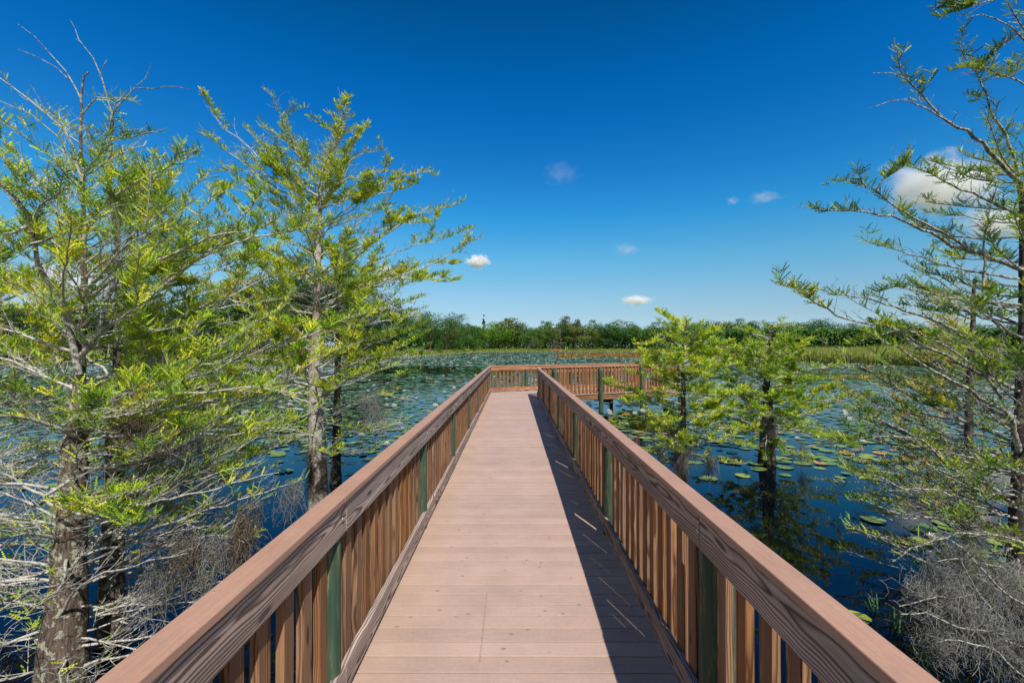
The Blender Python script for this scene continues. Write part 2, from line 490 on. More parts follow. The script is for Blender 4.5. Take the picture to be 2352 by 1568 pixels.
scene.view_settings.view_transform = 'Standard'
scene.view_settings.look = 'None'
scene.view_settings.exposure = 0.25
scene.view_settings.gamma = 1.0
scene.cycles.max_bounces = 8
scene.cycles.transparent_max_bounces = 8
scene.cycles.volume_bounces = 6
scene.cycles.volume_max_steps = 64

# ------------------------------------------------------------------ ground + water
SH = np.array([[-180, 13], [-105, 13], [-85, 55], [-60, 105], [-30, 112], [-16, 120], [-12, 132], [-9, 160], [-5, 212], [0, 236], [20, 240], [25, 215], [29, 118], [45, 104], [60, 98], [85, 55], [105, 13], [180, 13]])


def shore(phi):
    return np.interp(phi, SH[:, 0], SH[:, 1])


def ground_z(x, y):
    r = np.hypot(x, y); ph = np.degrees(np.arctan2(x, y))
    d = r - shore(ph)
    return np.interp(d, [-14, -3, 0, 6, 25, 80, 400, 3000], [-2.6, -1.15, -0.80, -0.15, 0.35, 0.9, 2.0, 8.0])


nA = 360
rings_d = [-12, -6, -3, -1.5, 0, 2, 4, 7, 11, 17, 25, 36, 50, 80, 130, 250, 500, 1200, 3500]
V = [(0, 0, -2.6)]
for f_ in (0.25, 0.5, 0.75):
    for i in range(nA):
        ph = i / nA * 360 - 180; rr = shore(ph) * f_ * 0.9
        V.append((rr * math.sin(R(ph)), rr * math.cos(R(ph)), -2.6))
for d in rings_d:
    for i in range(nA):
        ph = i / nA * 360 - 180; rr = max(shore(ph) + d, 4 + (d + 14) * 0.3)
        x, y = rr * math.sin(R(ph)), rr * math.cos(R(ph))
        z = float(ground_z(x, y)) + (0.10 * mnoise.noise(Vector((x * 0.12, y * 0.12, 3))) if d > -4 else 0)
        V.append((x, y, z))
nr = 3 + len(rings_d)
Q, T3 = [], [(0, 1 + i, 1 + (i + 1) % nA) for i in range(nA)]
for k in range(nr - 1):
    for i in range(nA):
        a = 1 + k * nA + i; b = 1 + k * nA + (i + 1) % nA
        Q.append((a, a + nA, b + nA, b))
m, nt, out = new_mat('grassy_ground'); g = N(nt)
tc = g.n('ShaderNodeTexCoord').outputs['Object']
c = g.mix(g.ramp(g.noise(tc, 0.09, 5.0, 0.65), [(0.35, 0.0), (0.65, 1.0)]), (0.13, 0.165, 0.030), (0.27, 0.235, 0.085))
c = g.mix(1.0, c, g.ramp(g.noise(tc, 1.6, 4.0, 0.7), [(0.3, 0.7), (0.7, 1.15)]), 'MULTIPLY')
principled(g, out, c, 0.95, 0.1)
tag(obj('ground', mesh_np('ground', V, tris=T3, quads=Q, smooth=True), m), 'grassy banks and bed of the pond reaching to the horizon', 'ground', kind='structure')

m, nt, out = new_mat('pond_water'); g = N(nt)
tc = g.n('ShaderNodeTexCoord').outputs['Object']
n1 = g.noise(tc, 2.2, 3.0, 0.55); n2 = g.noise(g.vmul(tc, (0.5, 1.3, 1)), 0.8, 2.0, 0.5)
h = g.math('ADD', g.math('MULTIPLY', n1, 0.5), n2)
b = principled(g, out, (0.001, 0.003, 0.007), 0.02, 0.5, bump(g, h, 0.35, 0.010))
b.inputs['IOR'].default_value = 1.33
bm = bmesh.new(); bmesh.ops.create_grid(bm, x_segments=8, y_segments=8, size=420)
tag(obj('water', bm_mesh('water', bm), m, loc=(0, 60, WATER)), 'dark blue still pond water mirroring the sky', 'water', kind='structure')

# ------------------------------------------------------------------ boardwalk
AL, AR = 0.92, 0.94                   # inner faces of the left and right rail boards
U = Vector((0.907, 0.421, 0)).normalized()
NV = Vector((-U.y, U.x, 0))
A0 = Vector((-0.95, 19.35, 0))        # inner back corner where the walk turns
WID = 2.08
C0 = Vector((0.955, 0, 0)); C0.y = A0.y + (-WID * NV).y + U.y * ((C0.x - A0.x - (-WID * NV).x) / U.x)
TURN_ANG = math.atan2(U.y, U.x)
tin = (C0 - A0).dot(U)                # along the second leg where its front rail starts
LEN2 = tin + 7.45

bwalk = empty('boardwalk', (0, 0, 0))
tag(bwalk, 'straight walkway of pinkish brown composite planks leading out over the pond', 'boardwalk')


def add_box(bm, x0, x1, y0, y1, z0, z1, bev=0.003):
    t = bmesh.new()
    bmesh.ops.create_cube(t, size=1.0, matrix=Matrix.Translation(((x0 + x1) / 2, (y0 + y1) / 2, (z0 + z1) / 2)) @ Matrix.Diagonal((x1 - x0, y1 - y0, z1 - z0, 1)))
    if bev: bmesh.ops.bevel(t, geom=t.edges[:], offset=bev, segments=2, profile=0.6, affect='EDGES')
    me = bpy.data.meshes.new('tmp'); t.to_mesh(me); t.free(); bm.from_mesh(me); bpy.data.meshes.remove(me)


bm = bmesh.new()
y = -3.0; rr = random.Random(3); PITCH = 0.1435
while y < A0.y + 0.05:
    xr = 1.05
    if y > C0.y: xr = C0.x + 0.03 - (y - C0.y) / (A0.y - C0.y) * (C0.x - A0.x + 0.05)
    if xr > -0.93:
        add_box(bm, -1.05 + rr.uniform(-0.004, 0.004), xr, y + 0.0045, y + PITCH - 0.0045, -0.028 + rr.uniform(-.0012, .0012), rr.uniform(-0.0012, 0.0012), 0.004)
    y += PITCH
obj('deck', bm_mesh('deck', bm), M['deck'], bwalk)
jm = box_mesh('beam', 22.3, 0.045, 0.235, 0.003)
for x in (-0.98, 0.0, 0.97):
    L = 22.0 if x < 0 else 20.6
    obj('beam', box_mesh('beam', L, 0.045, 0.235, 0.003), M['joist'], bwalk, ((x, -3 + L / 2, -0.032 - 0.118)), (0, 0, math.pi / 2))

plat = empty('boardwalk', tuple(A0), TURN_ANG)
tag(plat, 'far end of the walkway turning right behind the railing, seen from its open side', 'boardwalk')
bm = bmesh.new(); t = 0.0
while t < LEN2:
    s0 = -WID - 0.12
    if t < tin: s0 = -(WID + 0.02) * max(0.02, (t + 0.03) / tin)
    add_box(bm, t + 0.0025, t + PITCH - 0.0025, s0, 0.10, -0.028 + rr.uniform(-.001, .001), rr.uniform(-0.001, 0.001), 0.004)
    t += PITCH
obj('deck', bm_mesh('deck', bm), M['deck2'], plat)
for s, x0 in ((0.03, 0.2), (-WID / 2, tin * 0.7), (-WID - 0.06, tin + 0.1)):
    obj('beam', box_mesh('beam', LEN2 - x0 - 0.02, 0.045, 0.235, 0.003), M['joist'], plat, ((x0 + LEN2 - 0.02) / 2, s, -0.032 - 0.118) if False else ((x0 + LEN2 - 0.02) / 2 + 0.0, s, -0.15))
for k in range(3):   # cross joists seen from below
    obj('joist', box_mesh('joist', WID - 0.03, 0.045, 0.19, 0.003), M['joist'], plat, (tin + 1.4 + k * 2.2, -WID / 2 + 0.02, -0.37), (0, 0, math.pi / 2))


def post_mesh(name, r, z0, z1, seed):
    """round log post, long axis X, slightly tapered, top at +end"""
    rr = random.Random(seed); n = 18; segs = 14
    V, Q = [], []
    ph = [rr.uniform(0, 6.28) for _ in range(4)]
    for k in range(segs + 1):
        t = k / segs; x = z0 + (z1 - z0) * t
        for i in range(n):
            a = i / n * 2 * math.pi
            rad = r * (1.04 - 0.08 * t) * (1 + 0.02 * math.sin(2 * a + ph[0]) + 0.012 * math.sin(5 * a + ph[1] + t * 2))
            V.append((x, rad * math.cos(a), rad * math.sin(a)))
    for k in range(segs):
        for i in range(n):
            a = k * n + i; b = k * n + (i + 1) % n
            Q.append((a, b, b + n, a + n))
    tr = []
    V.append((z1 - 0.004, 0, 0)); top = len(V) - 1
    for k in range(2):   # chamfered top
        pass
    for i in range(n): tr.append((segs * n + i, segs * n + (i + 1) % n, top))
    me = mesh_np(name, V, tris=tr, quads=Q)
    for p in me.polygons: p.use_smooth = len(p.vertices) == 4
    return me


CAPZ = 1.135; CAPT = 0.032; RAILH = 0.172; KICK0 = 0.045; KICKH = 0.142
BT, BW, BP = 0.038, 0.087, 0.178
bal_me = [box_mesh('baluster', CAPZ - CAPT - 0.012 - KICK0 - 0.004, BW, BT, 0.0035, seg=1) for _ in range(2)]
bal_far_me = bal_me
bolt_bm = bmesh.new()
bmesh.ops.create_uvsphere(bolt_bm, u_segments=10, v_segments=6, radius=0.013)
for v in bolt_bm.verts: v.co.z *= 0.45
bolt_me = bm_mesh('bolt', bolt_bm, True)
bolt_me.materials.append(M['bolt'])


sb = bmesh.new(); bmesh.ops.create_cone(sb, cap_ends=True, segments=10, radius1=0.0045, radius2=0.003, depth=0.003)
screw_me = bm_mesh('screw', sb); screw_me.materials.append(M['bolt'])


def railing(name, label, org, ang, x0, x1, flip, posts, joints, wood, post_r=0.088, group='wooden railings along the walkway', far=False, kick=True, seed=0, posts_low=-1.9, skew0=0.0, skew1=0.0):
    """local frame: x along the rail, y outwards from the walkway (flip = -1 mirrors), z up"""
    t = empty(name, tuple(org), ang)
    tag(t, label, 'railing', group)
    s = flip; rr = random.Random(seed)
    js = [x0] + [j for j in joints if x0 + .3 < j < x1 - .3] + [x1]
    for k, (a, b) in enumerate(zip(js[:-1], js[1:])):
        L = b - a - 0.004; c = (a + b) / 2
        me = box_mesh('cap_board', L, 0.108, CAPT, 0.007, 3, cuts=10, warp=0.004, seed=seed * 50 + k)
        obj('cap_board', me, M['cap'], t, (c, s * 0.040 + rr.uniform(-.003, .003), CAPZ - CAPT / 2 + rr.uniform(-.002, .002)))
    js = [x0] + [j + 0.06 for j in joints if x0 + .3 < j < x1 - .3] + [x1]
    for k, (a, b) in enumerate(zip(js[:-1], js[1:])):
        L = b - a - 0.007; c = (a + b) / 2
        me = box_mesh('rail_board', L, BT, RAILH, 0.004, 2, cuts=10, warp=0.003, seed=seed * 70 + k)
        obj('rail_board', me, wood, t, (c, s * BT / 2, CAPZ - CAPT - 0.005 - RAILH / 2))
        if kick:
            me = box_mesh('kick_board', L, BT, KICKH, 0.004, 2, cuts=10, warp=0.003, seed=seed * 90 + k)
            obj('kick_board', me, wood, t, (c, s * BT / 2, KICK0 + KICKH / 2 + rr.uniform(-.004, .004)))
    if not far:
        k = x0 + 0.5
        while k < min(x1, 8.0):
            bo = bpy.data.objects.new('screw', screw_me); bo.location = (k, s * (0.040 + rr.choice((-.03, .03))), CAPZ + 0.001); link(bo, t)
            k += rr.uniform(0.35, 0.6)
    for i, px in enumerate(posts):
        p = obj('post', post_mesh('post', post_r * rr.uniform(0.95, 1.05), posts_low, CAPZ - CAPT - (0.02 if far else 0.06), seed * 13 + i), M['post'], t, (px, s * ((BT + post_r + 0.004 + BT) if far else (post_r + 0.006)), 0), (rr.uniform(-0.0, 0.0), -math.pi / 2, 0))
        for dz, dx in ((CAPZ - CAPT - 0.09, 0.0), (KICK0 + 0.075, 0.01)):
            bo = bpy.data.objects.new('bolt', bolt_me); bo.location = (px + dx, s * -0.002, dz); bo.rotation_euler = (s * math.pi / 2, 0, 0); link(bo, t)
    spots = []
    k = x0 + 0.09
    while k < x1 - 0.05:
        if far or all(abs(k - p) > post_r + BW * 0.5 + 0.004 for p in posts): spots.append(k)
        k += BP * rr.uniform(0.93, 1.075)
    zc = (CAPZ - CAPT - 0.012 + KICK0 + 0.004) / 2
    rest = bmesh.new()
    for i, k in enumerate(spots):
        loc = Vector((k, s * (BT + BT / 2 + 0.0015), zc))
        if i < 97:
            b = bpy.data.objects.new('baluster', bal_me[i % 2]); b.location = loc
            b.rotation_euler = (rr.uniform(-.006, .006), -math.pi / 2, math.pi / 2 if False else 0)
            # long axis X -> Z, width along x, thickness along y
            b.rotation_euler = (math.pi / 2 + rr.uniform(-.004, .004), -math.pi / 2 + rr.uniform(-.005, .005), 0)
            link(b, t)
        else:
            tb = bmesh.new(); bmesh.ops.create_cube(tb, size=1.0, matrix=Matrix.Translation(loc) @ Matrix.Diagonal((BW, BT, CAPZ - CAPT - 0.016 - KICK0, 1)))
            me = bpy.data.meshes.new('tmp'); tb.to_mesh(me); tb.free(); rest.from_mesh(me); bpy.data.meshes.remove(me)
    if len(rest.verts):
        o = obj('baluster', bm_mesh('baluster', rest), M['baluster'], t); o['kind'] = 'stuff'
    else: rest.free()
    return t


for me in bal_me: me.materials.append(M['baluster'])
pl = [0.02 + 2.45 * k for k in range(8)]
railing('wooden_railing', 'long weathered railing on the sunlit left side of the straight walkway', (-AL, 0, 0), math.pi / 2, -1.0, A0.y - 0.02, 1, pl, [p for p in pl[1::2]] + [], M['rail'], seed=1)
pr = [-0.13 + 2.45 * k for k in range(8)]
railing('wooden_railing', 'long weathered railing throwing a dark shadow on the right half of the walkway', (AR, 0, 0), math.pi / 2, -1.0, C0.y - 0.06, -1, pr, [p - 0.07 for p in pr[1::2]], M['rail'], seed=2)
# the turned leg: back, end and front railings (local x runs along U; walkway lies on -y side)
railing('wooden_railing', 'orange brown railing across the far end of the walkway, facing the camera', tuple(A0), TURN_ANG, 0.02, LEN2, 1, [1.75, 4.05, 6.35, 8.3], [4.05], M['far_rail'], seed=3, posts_low=-1.9)
o_f = A0 - NV * WID
railing('wooden_railing', 'outer railing of the turned walkway with round green posts standing in the water', tuple(o_f), TURN_ANG, tin + 0.02, LEN2, -1, [tin + 0.72, tin + 2.92, tin + 5.1, tin + 7.3], [tin + 4.0], M['far_rail'], seed=4, far=True, post_r=0.095)
o_e = A0 + U * LEN2
railing('wooden_railing', 'short end railing closing off the turned walkway behind the small cypress', tuple(o_e), TURN_ANG - math.pi / 2, 0.06, WID - 0.06, 1, [WID / 2], [], M['far_rail'], seed=5)

# ------------------------------------------------------------------ cypress trees
UP = Vector((0, 0, 1))


def smooth_path(pts, step=0.12, jit=0.0, rr=random):
    pts = [Vector(p) for p in pts]
    if len(pts) == 2: pts = [pts[0], (pts[0] + pts[1]) / 2, pts[1]]
    P = [pts[0] * 2 - pts[1]] + pts + [pts[-1] * 2 - pts[-2]]
    out = []
    for i in range(1, len(P) - 2):
        p0, p1, p2, p3 = P[i - 1:i + 3]
        n = max(1, int((p2 - p1).length / step))
        for k in range(n):
            t = k / n
            q = 0.5 * ((2 * p1) + (p2 - p0) * t + (2 * p0 - 5 * p1 + 4 * p2 - p3) * t * t + (3 * p1 - p0 - 3 * p2 + p3) * t ** 3)
            out.append(q)
    out.append(pts[-1])
    if jit:
        for q in out[1:-1]:
            q += Vector((rr.uniform(-jit, jit), rr.uniform(-jit, jit), rr.uniform(-jit, jit)))
    return out


class Cypress:
    def __init__(self, name, label, base, seed, leafmat, trunkmat, branchmat='branch', leaf_len=(0.05, 0.112), pairs=5, tint=(0.1, 0.88), lsp=0.0066, group='bald cypress trees standing in the pond', wid=0.125, dens=0.36):
        self.rr = random.Random(seed); self.rn = np.random.default_rng(seed)
        self.base = Vector(base); self.root = empty(name, base)
        tag(self.root, label, 'cypress tree', group)
        self.tr, self.br, self.lv = Tubes(), Tubes(), Leaves()
        self.dk = []
        self.leaf_len, self.pairs, self.tint, self.lsp, self.wid = leaf_len, pairs, tint, lsp, wid
        self.mats = (leafmat, trunkmat, branchmat)
        self.dens = dens; self.ninst = 0; self.seed = seed; self.ylimit = 1.9

    def loc(self, pts): return [(p - self.base)[:] for p in pts]

    def trunk(self, pts, r0, r1, flare=1.6, sides=18, rads=None):
        P = smooth_path(pts, 0.10, 0.008, self.rr)
        n = len(P); rad = []
        for i in range(n):
            t = i / (n - 1)
            d = (P[i] - P[0]).length
            fl = 1 + (flare - 1) * math.exp(-d / 0.55)
            bs = (r0 + (r1 - r0) * t ** 0.85) * fl
            if rads: bs = float(np.interp(P[i].z, [q[0] for q in rads], [q[1] for q in rads]))
            rad.append(bs * (1 + 0.07 * mnoise.noise(P[i] * 3)))
        self.tr.add(self.loc(P), rad, sides)
        self.tp = P; self.trad = rad
        return P

    def tpoint(self, z):
        best = min(range(len(self.tp)), key=lambda i: abs(self.tp[i].z - z))
        return self.tp[best].copy(), self.trad[best]

    def put_leaves(self, P, s0, leafy):
        """sprays along a twig (list of Vectors)"""
        rr = self.rr
        A = np.array([p[:] for p in P]); seg = np.linalg.norm(np.diff(A, axis=0), axis=1); cum = np.concatenate([[0], np.cumsum(seg)])
        L = cum[-1]
        n = int(L * (1 - s0) / self.lsp * leafy)
        if n < 1: return
        s = np.sort(self.rn.uniform(s0 * L, L, n))
        pos = np.stack([np.interp(s, cum, A[:, k]) for k in range(3)], axis=1)
        tg = (A[-1] - A[0]) / (np.linalg.norm(A[-1] - A[0]) + 1e-9)
        lat = np.cross(tg, [0, 0, 1.0]); lat /= np.linalg.norm(lat) + 1e-9
        upv = np.cross(lat, tg)
        sg = np.where(np.arange(n) % 2 == 0, 1.0, -1.0)
        d = tg[None] * self.rn.uniform(0.25, 0.75, n)[:, None] + lat[None] * (sg * self.rn.uniform(0.35, 0.9, n))[:, None] + upv[None] * self.rn.uniform(0.05, 0.95, n)[:, None] + self.rn.normal(0, 0.16, (n, 3))
        frac = (s / L)
        LL = self.rn.uniform(*self.leaf_len, n) * (1.05 - 0.35 * frac)
        tb = self.rr.uniform(*self.tint)
        t = np.clip(tb + self.rn.normal(0, 0.12, n), 0, 1)
        self.lv.add(pos - np.array(self.base[:]), d, LL, t)

    def twig(self, p, d, L, r, leafy, depth=0):
        rr = self.rr
        n = 6 if L > 0.18 else 4
        P = [p.copy()]; d = d.normalized(); bend = Vector((rr.gauss(0, 1), rr.gauss(0, 1), rr.gauss(0.35, 0.8))) * 0.10
        for i in range(n - 1):
            d = (d + bend + Vector((rr.gauss(0, .07), rr.gauss(0, .07), rr.gauss(0, .07)))).normalized()
            P.append(P[-1] + d * (L / (n - 1)))
        if P[-1].y < self.ylimit and self.base.y > 2: return
        if abs(P[-1].x) < 1.2 and P[-1].y < 17 and P[-1].z < 2.4: return
        self.br.add(self.loc(P), np.linspace(r, max(r * 0.4, 0.0009), n), 4 if depth == 0 else 3)
        if L > 0.13 and depth < 2:
            k = rr.uniform(0.04, 0.09); sg = rr.choice((-1, 1))
            while k < L * 0.95:
                f = k / L; i = min(n - 2, int(f * (n - 1))); q = P[i].lerp(P[i + 1], f * (n - 1) - i)
                tg = (P[i + 1] - P[i]).normalized(); lat = tg.cross(UP)
                if lat.length < .1: lat = Vector((1, 0, 0))
                lat.normalize()
                dd = tg * rr.uniform(0.4, 0.9) + lat * sg * rr.uniform(0.5, 1.0) + UP * rr.uniform(-0.25, 0.5)
                self.twig(q, dd, L * rr.uniform(0.22, 0.48) * (1.1 - 0.5 * f), r * 0.6, leafy * rr.choice((0.5, 1.0, 1.25)), depth + 1)
                sg = -sg; k += rr.uniform(0.05, 0.11)
        if leafy > 0.05 and rr.random() < 0.45 + leafy * 0.65:
            self.put_leaves(P, 0.25 if depth == 0 else 0.1, leafy)

    def limb(self, pts, r0, r1=0.003, leafy=1.0, tl=0.42, sp=0.072, s0=0.12, sub=True, jit=0.012, tip=True, bare_p=0.22, dark=False):
        rr = self.rr
        P = smooth_path(pts, 0.11, jit, rr); n = len(P)
        if n < 3: return
        rad = [r0 + (r1 - r0) * (i / (n - 1)) ** 0.8 for i in range(n)]
        if dark: self.dk.append(Tubes())
        (self.dk[-1] if dark else self.br).add(self.loc(P), rad, 7 if r0 > 0.012 else 5)
        cum = [0]
        for i in range(1, n): cum.append(cum[-1] + (P[i] - P[i - 1]).length)
        L = cum[-1]; k = L * s0 + rr.uniform(0, sp); sg = rr.choice((-1, 1)); i = 0
        while k < L * 0.985:
            while i < n - 2 and cum[i + 1] < k: i += 1
            f = k / L; q = P[i].lerp(P[i + 1], (k - cum[i]) / max(1e-6, cum[i + 1] - cum[i]))
            tg = (P[i + 1] - P[i]).normalized(); lat = tg.cross(UP)
            if lat.length < .15: lat = Vector((rr.uniform(-1, 1), rr.uniform(-1, 1), 0.01))
            lat.normalize()
            d = tg * rr.uniform(0.5, 1.1) + lat * sg * rr.uniform(0.3, 0.95) + UP * rr.uniform(-0.12, 0.75)
            tlen = tl * rr.uniform(0.45, 1.2) * (1.0 - 0.55 * f)
            cl = mnoise.noise(q * 3.2 + Vector((self.seed * 3.1, 0, 0)))
            lf = leafy * max(0.0, min(1.5, self.dens + 2.4 * cl))
            if rr.random() < bare_p: lf = 0
            self.twig(q, d, tlen, max(0.0013, min(0.0036, rad[i] * 0.42)), max(0, lf))
            sg = -sg; k += sp * rr.uniform(0.6, 1.4)
        if tip and leafy > 0: self.put_leaves(P[-min(n, 5):], 0.0, leafy)

    def plimb(self, px, Y0, Y1, r0, **kw):
        """limb through points given as seen by the camera, its depth running from Y0 to Y1"""
        n = len(px)
        self.limb([at(x, y, Y0 + (Y1 - Y0) * i / max(1, n - 1)) for i, (x, y) in enumerate(px)], r0, **kw)

    def auto(self, n, z0, z1, length, rise, leafy, az=None, r=0.0115, **kw):
        rr = self.rr; ga = rr.uniform(0, 6.28)
        for k in range(n):
            f = (k + rr.uniform(0, 1)) / n; z = z0 + (z1 - z0) * f
            p, tr = self.tpoint(z)
            ga += 2.4 + rr.uniform(-.5, .5)
            a = ga if az is None else rr.uniform(*az)
            L = (length[0] + (length[1] - length[0]) * f) * rr.uniform(0.65, 1.2)
            e = rise[0] + (rise[1] - rise[0]) * f + rr.uniform(-0.15, 0.15)
            d = Vector((math.sin(a) * math.cos(e), math.cos(a) * math.cos(e), math.sin(e)))
            pts = [p]; seg = L / 5; cur = d.copy()
            for i in range(5):
                cur = (cur + Vector((rr.gauss(0, .14), rr.gauss(0, .14), rr.gauss(0.05, .09)))).normalized()
                q = pts[-1] + cur * seg
                if q.y < self.ylimit or (abs(q.x) < 1.25 and q.z < 2.6 and q.y < 17.5): break
                pts.append(q)
            if len(pts) < 3: continue
            lf = leafy if not isinstance(leafy, tuple) else leafy[0] + (leafy[1] - leafy[0]) * f
            self.limb(pts, min(tr * 0.45, r * (0.6 + L * 0.35)), leafy=lf * rr.uniform(0.7, 1.2), **kw)

    def done(self):
        lm, tm, bmn = self.mats
        self.tr.build('trunk', M[tm], self.root)
        self.br.build('limbs', M[bmn], self.root)
        for tb in self.dk: tb.build('dark_limb', M['dark_branch'], self.root)
        if self.lv.p: self.lv.build('foliage', M[lm], self.root, self.pairs, wid=self.wid, seed=self.seed)
        return self.lv.count()


def low(x, y): return Vector((x, y, WATER - 0.5))


counts = []
# --- left foreground pair
T = Cypress('cypress_tree', 'big lichen-spotted cypress trunk nearest the camera, beside the left railing', low(-3.72, 3.72), 11, 'leaf_lime', 'trunk')
T.trunk([low(-3.74, 3.70), at(140, 1568, 3.70), at(160, 1250, 3.72), at(172, 1050, 3.74), at(182, 900, 3.76), at(190, 720, 3.78), at(191, 500, 3.80), at(188, 330, 3.80), at(184, 225, 3.80), at(196, 178, 3.8), at(203, 166, 3.8)], 0.135, 0.010, 1.25, rads=[(-1.3, .22), (-0.78, .175), (0.3, .105), (1.1, .085), (1.5, .048), (2.0, .028), (3.2, .014), (4.3, .006)])
T.plimb([(184, 225), (150, 165), (112, 118), (76, 84), (40, 55)], 3.8, 3.7, 0.0068, r1=0.002, leafy=0, sp=0.5, tl=0.12, tip=False, dark=True)
T.plimb([(158, 183), (128, 157), (87, 134), (41, 113)], 3.8, 3.75, 0.0048, r1=0.002, leafy=0, sp=0.7, tl=0.1, tip=False, dark=True)
T.plimb([(190, 420), (150, 300), (110, 262), (60, 222), (0, 180), (-60, 140)], 3.8, 3.5, 0.013, leafy=0.12, sp=0.16, tl=0.25)
T.plimb([(190, 460), (140, 320), (70, 262), (-10, 228)], 3.8, 3.4, 0.011, leafy=0.2, sp=0.16, tl=0.25)
T.plimb([(180, 860), (142, 706), (115, 655), (90, 608), (74, 564), (68, 510), (35, 463), (0, 417), (-50, 360)], 3.7, 3.0, 0.028, r1=0.008, leafy=0.9, sp=0.10, tl=0.4, dark=True)
T.plimb([(68, 520), (95, 470), (130, 440), (145, 395)], 3.15, 3.0, 0.012, leafy=0.9, tl=0.35)
T.plimb([(72, 560), (131, 540), (197, 510), (235, 478)], 3.2, 3.1, 0.012, leafy=0.8, tl=0.35)
T.plimb([(60, 520), (20, 540), (-40, 530)], 3.15, 3.0, 0.012, leafy=0.9, tl=0.35)
T.plimb([(190, 560), (219, 485), (273, 441), (314, 414), (369, 389), (410, 365), (460, 340)], 3.8, 3.6, 0.017, leafy=0.8, sp=0.11)
T.plimb([(190, 700), (251, 649), (301, 616), (369, 594), (451, 559), (506, 537), (601, 523), (660, 480)], 3.8, 3.7, 0.020, leafy=0.95)
T.plimb([(186, 800), (240, 758), (342, 682), (437, 608), (519, 545), (570, 490), (601, 441)], 3.78, 4.0, 0.022, leafy=0.9)
T.plimb([(184, 820), (210, 790), (228, 756), (240, 700), (258, 665), (272, 640)], 3.6, 3.45, 0.024, r1=0.012, leafy=0.2, sp=0.25, tl=0.3, tip=False, dark=True)
T.plimb([(182, 900), (300, 905), (430, 905), (560, 890), (700, 905)], 3.7, 3.5, 0.018, leafy=0.5)
T.plimb([(165, 1100), (96, 1140), (191, 1180), (273, 1166), (396, 1144), (500, 1120), (640, 1085)], 3.6, 3.2, 0.015, leafy=0.18, sp=0.09, bare_p=.5)
T.plimb([(170, 1000), (60, 960), (-40, 955)], 3.7, 3.0, 0.02, leafy=0.4)
T.plimb([(150, 1240), (60, 1225), (-40, 1245)], 3.7, 3.1, 0.02, leafy=0.25, sp=.09)
T.plimb([(140, 1330), (250, 1215), (350, 1150), (410, 1090), (430, 1040)], 3.6, 3.3, 0.013, leafy=0.12, sp=0.09)
T.plimb([(130, 1420), (190, 1340), (262, 1310), (340, 1290), (430, 1270)], 3.6, 3.2, 0.012, leafy=0.05, sp=0.1)
T.plimb([(120, 1400), (60, 1360), (0, 1400), (-30, 1440)], 3.6, 3.0, 0.013, leafy=0.15, sp=0.1)
T.auto(42, 1.15, 3.1, (1.7, 1.0), (0.10, 0.75), (0.95, 0.75), az=(-2.0, 2.4))
T.auto(18, 0.5, 1.4, (1.6, 1.5), (-0.05, 0.25), 0.7, az=(-0.6, 2.3))
T.auto(18, -0.5, 0.9, (1.3, 1.4), (-0.15, 0.10), 0.16, az=(-2.4, 2.6), sp=0.09, bare_p=.45)
T.auto(5, 2.9, 3.7, (0.8, 0.5), (0.3, 0.7), 0.35, r=0.008)
T.auto(30, -0.7, 0.95, (1.3, 1.7), (-0.1, 0.3), 0.10, az=(-2.6, 2.6), sp=0.065, tl=0.45, bare_p=.6, s0=.2)
counts.append(T.done())

T = Cypress('cypress_tree', 'thinner twin cypress trunk close behind the big lichened trunk on the left', low(-3.66, 4.25), 12, 'leaf_lime', 'trunk')
T.trunk([low(-3.66, 4.25), at(252, 1500, 4.22), at(258, 1300, 4.24), at(262, 1100, 4.26), at(268, 850, 4.28), at(268, 640, 4.30), at(262, 520, 4.30), at(250, 400, 4.30), at(257, 262, 4.30)], 0.085, 0.014, 1.3, rads=[(-1.3, .14), (-0.8, .11), (0.1, .090), (1.1, .070), (1.6, .04), (2.3, .024), (3.4, .017), (4.3, .013)])
T.plimb([(257, 262), (240, 215), (228, 175), (212, 130), (182, 94), (170, 65), (161, 46)], 4.3, 4.25, 0.0088, r1=0.002, leafy=0, sp=0.5, tl=0.14, tip=False, dark=True)
T.plimb([(228, 175), (240, 150), (246, 135)], 4.28, 4.28, 0.0041, r1=0.002, leafy=0, sp=1, tl=0.1, tip=False, dark=True)
T.plimb([(257, 262), (275, 235), (298, 215), (312, 202), (330, 178), (346, 152)], 4.3, 4.25, 0.0082, r1=0.002, leafy=0, sp=0.4, tl=0.14, tip=False, dark=True)
T.plimb([(312, 202), (350, 201), (408, 198), (437, 205)], 4.25, 4.2, 0.0048, r1=0.002, leafy=0, sp=1, tl=0.1, tip=False, dark=True)
T.plimb([(183, 270), (205, 235), (225, 228), (290, 225), (310, 234)], 4.2, 4.1, 0.008, leafy=0.3, sp=.2, tl=0.2)
T.plimb([(255, 320), (300, 312), (340, 305), (362, 303)], 4.3, 4.2, 0.008, leafy=0.9, tl=0.2)
T.plimb([(268, 700), (300, 640), (408, 610), (496, 574), (582, 545), (677, 528), (775, 506)], 4.28, 4.4, 0.024, leafy=0.95)
T.plimb([(268, 880), (400, 850), (578, 817), (641, 790), (737, 760), (825, 722), (890, 705)], 4.2, 3.9, 0.020, leafy=0.95, s0=0.3)
T.plimb([(266, 940), (420, 895), (560, 880), (660, 905), (700, 935)], 4.2, 4.0, 0.018, leafy=0.75)
T.plimb([(268, 780), (380, 740), (500, 690), (620, 640), (720, 610)], 4.28, 4.6, 0.020, leafy=0.9)
T.plimb([(256, 1240), (342, 1215), (437, 1185), (547, 1150), (640, 1120), (700, 1098)], 4.1, 3.7, 0.015, leafy=0.22, sp=0.085, bare_p=.4)
T.plimb([(258, 1180), (330, 1140), (440, 1105), (520, 1080), (600, 1060)], 4.15, 3.8, 0.014, leafy=0.3, sp=0.09, bare_p=.4)
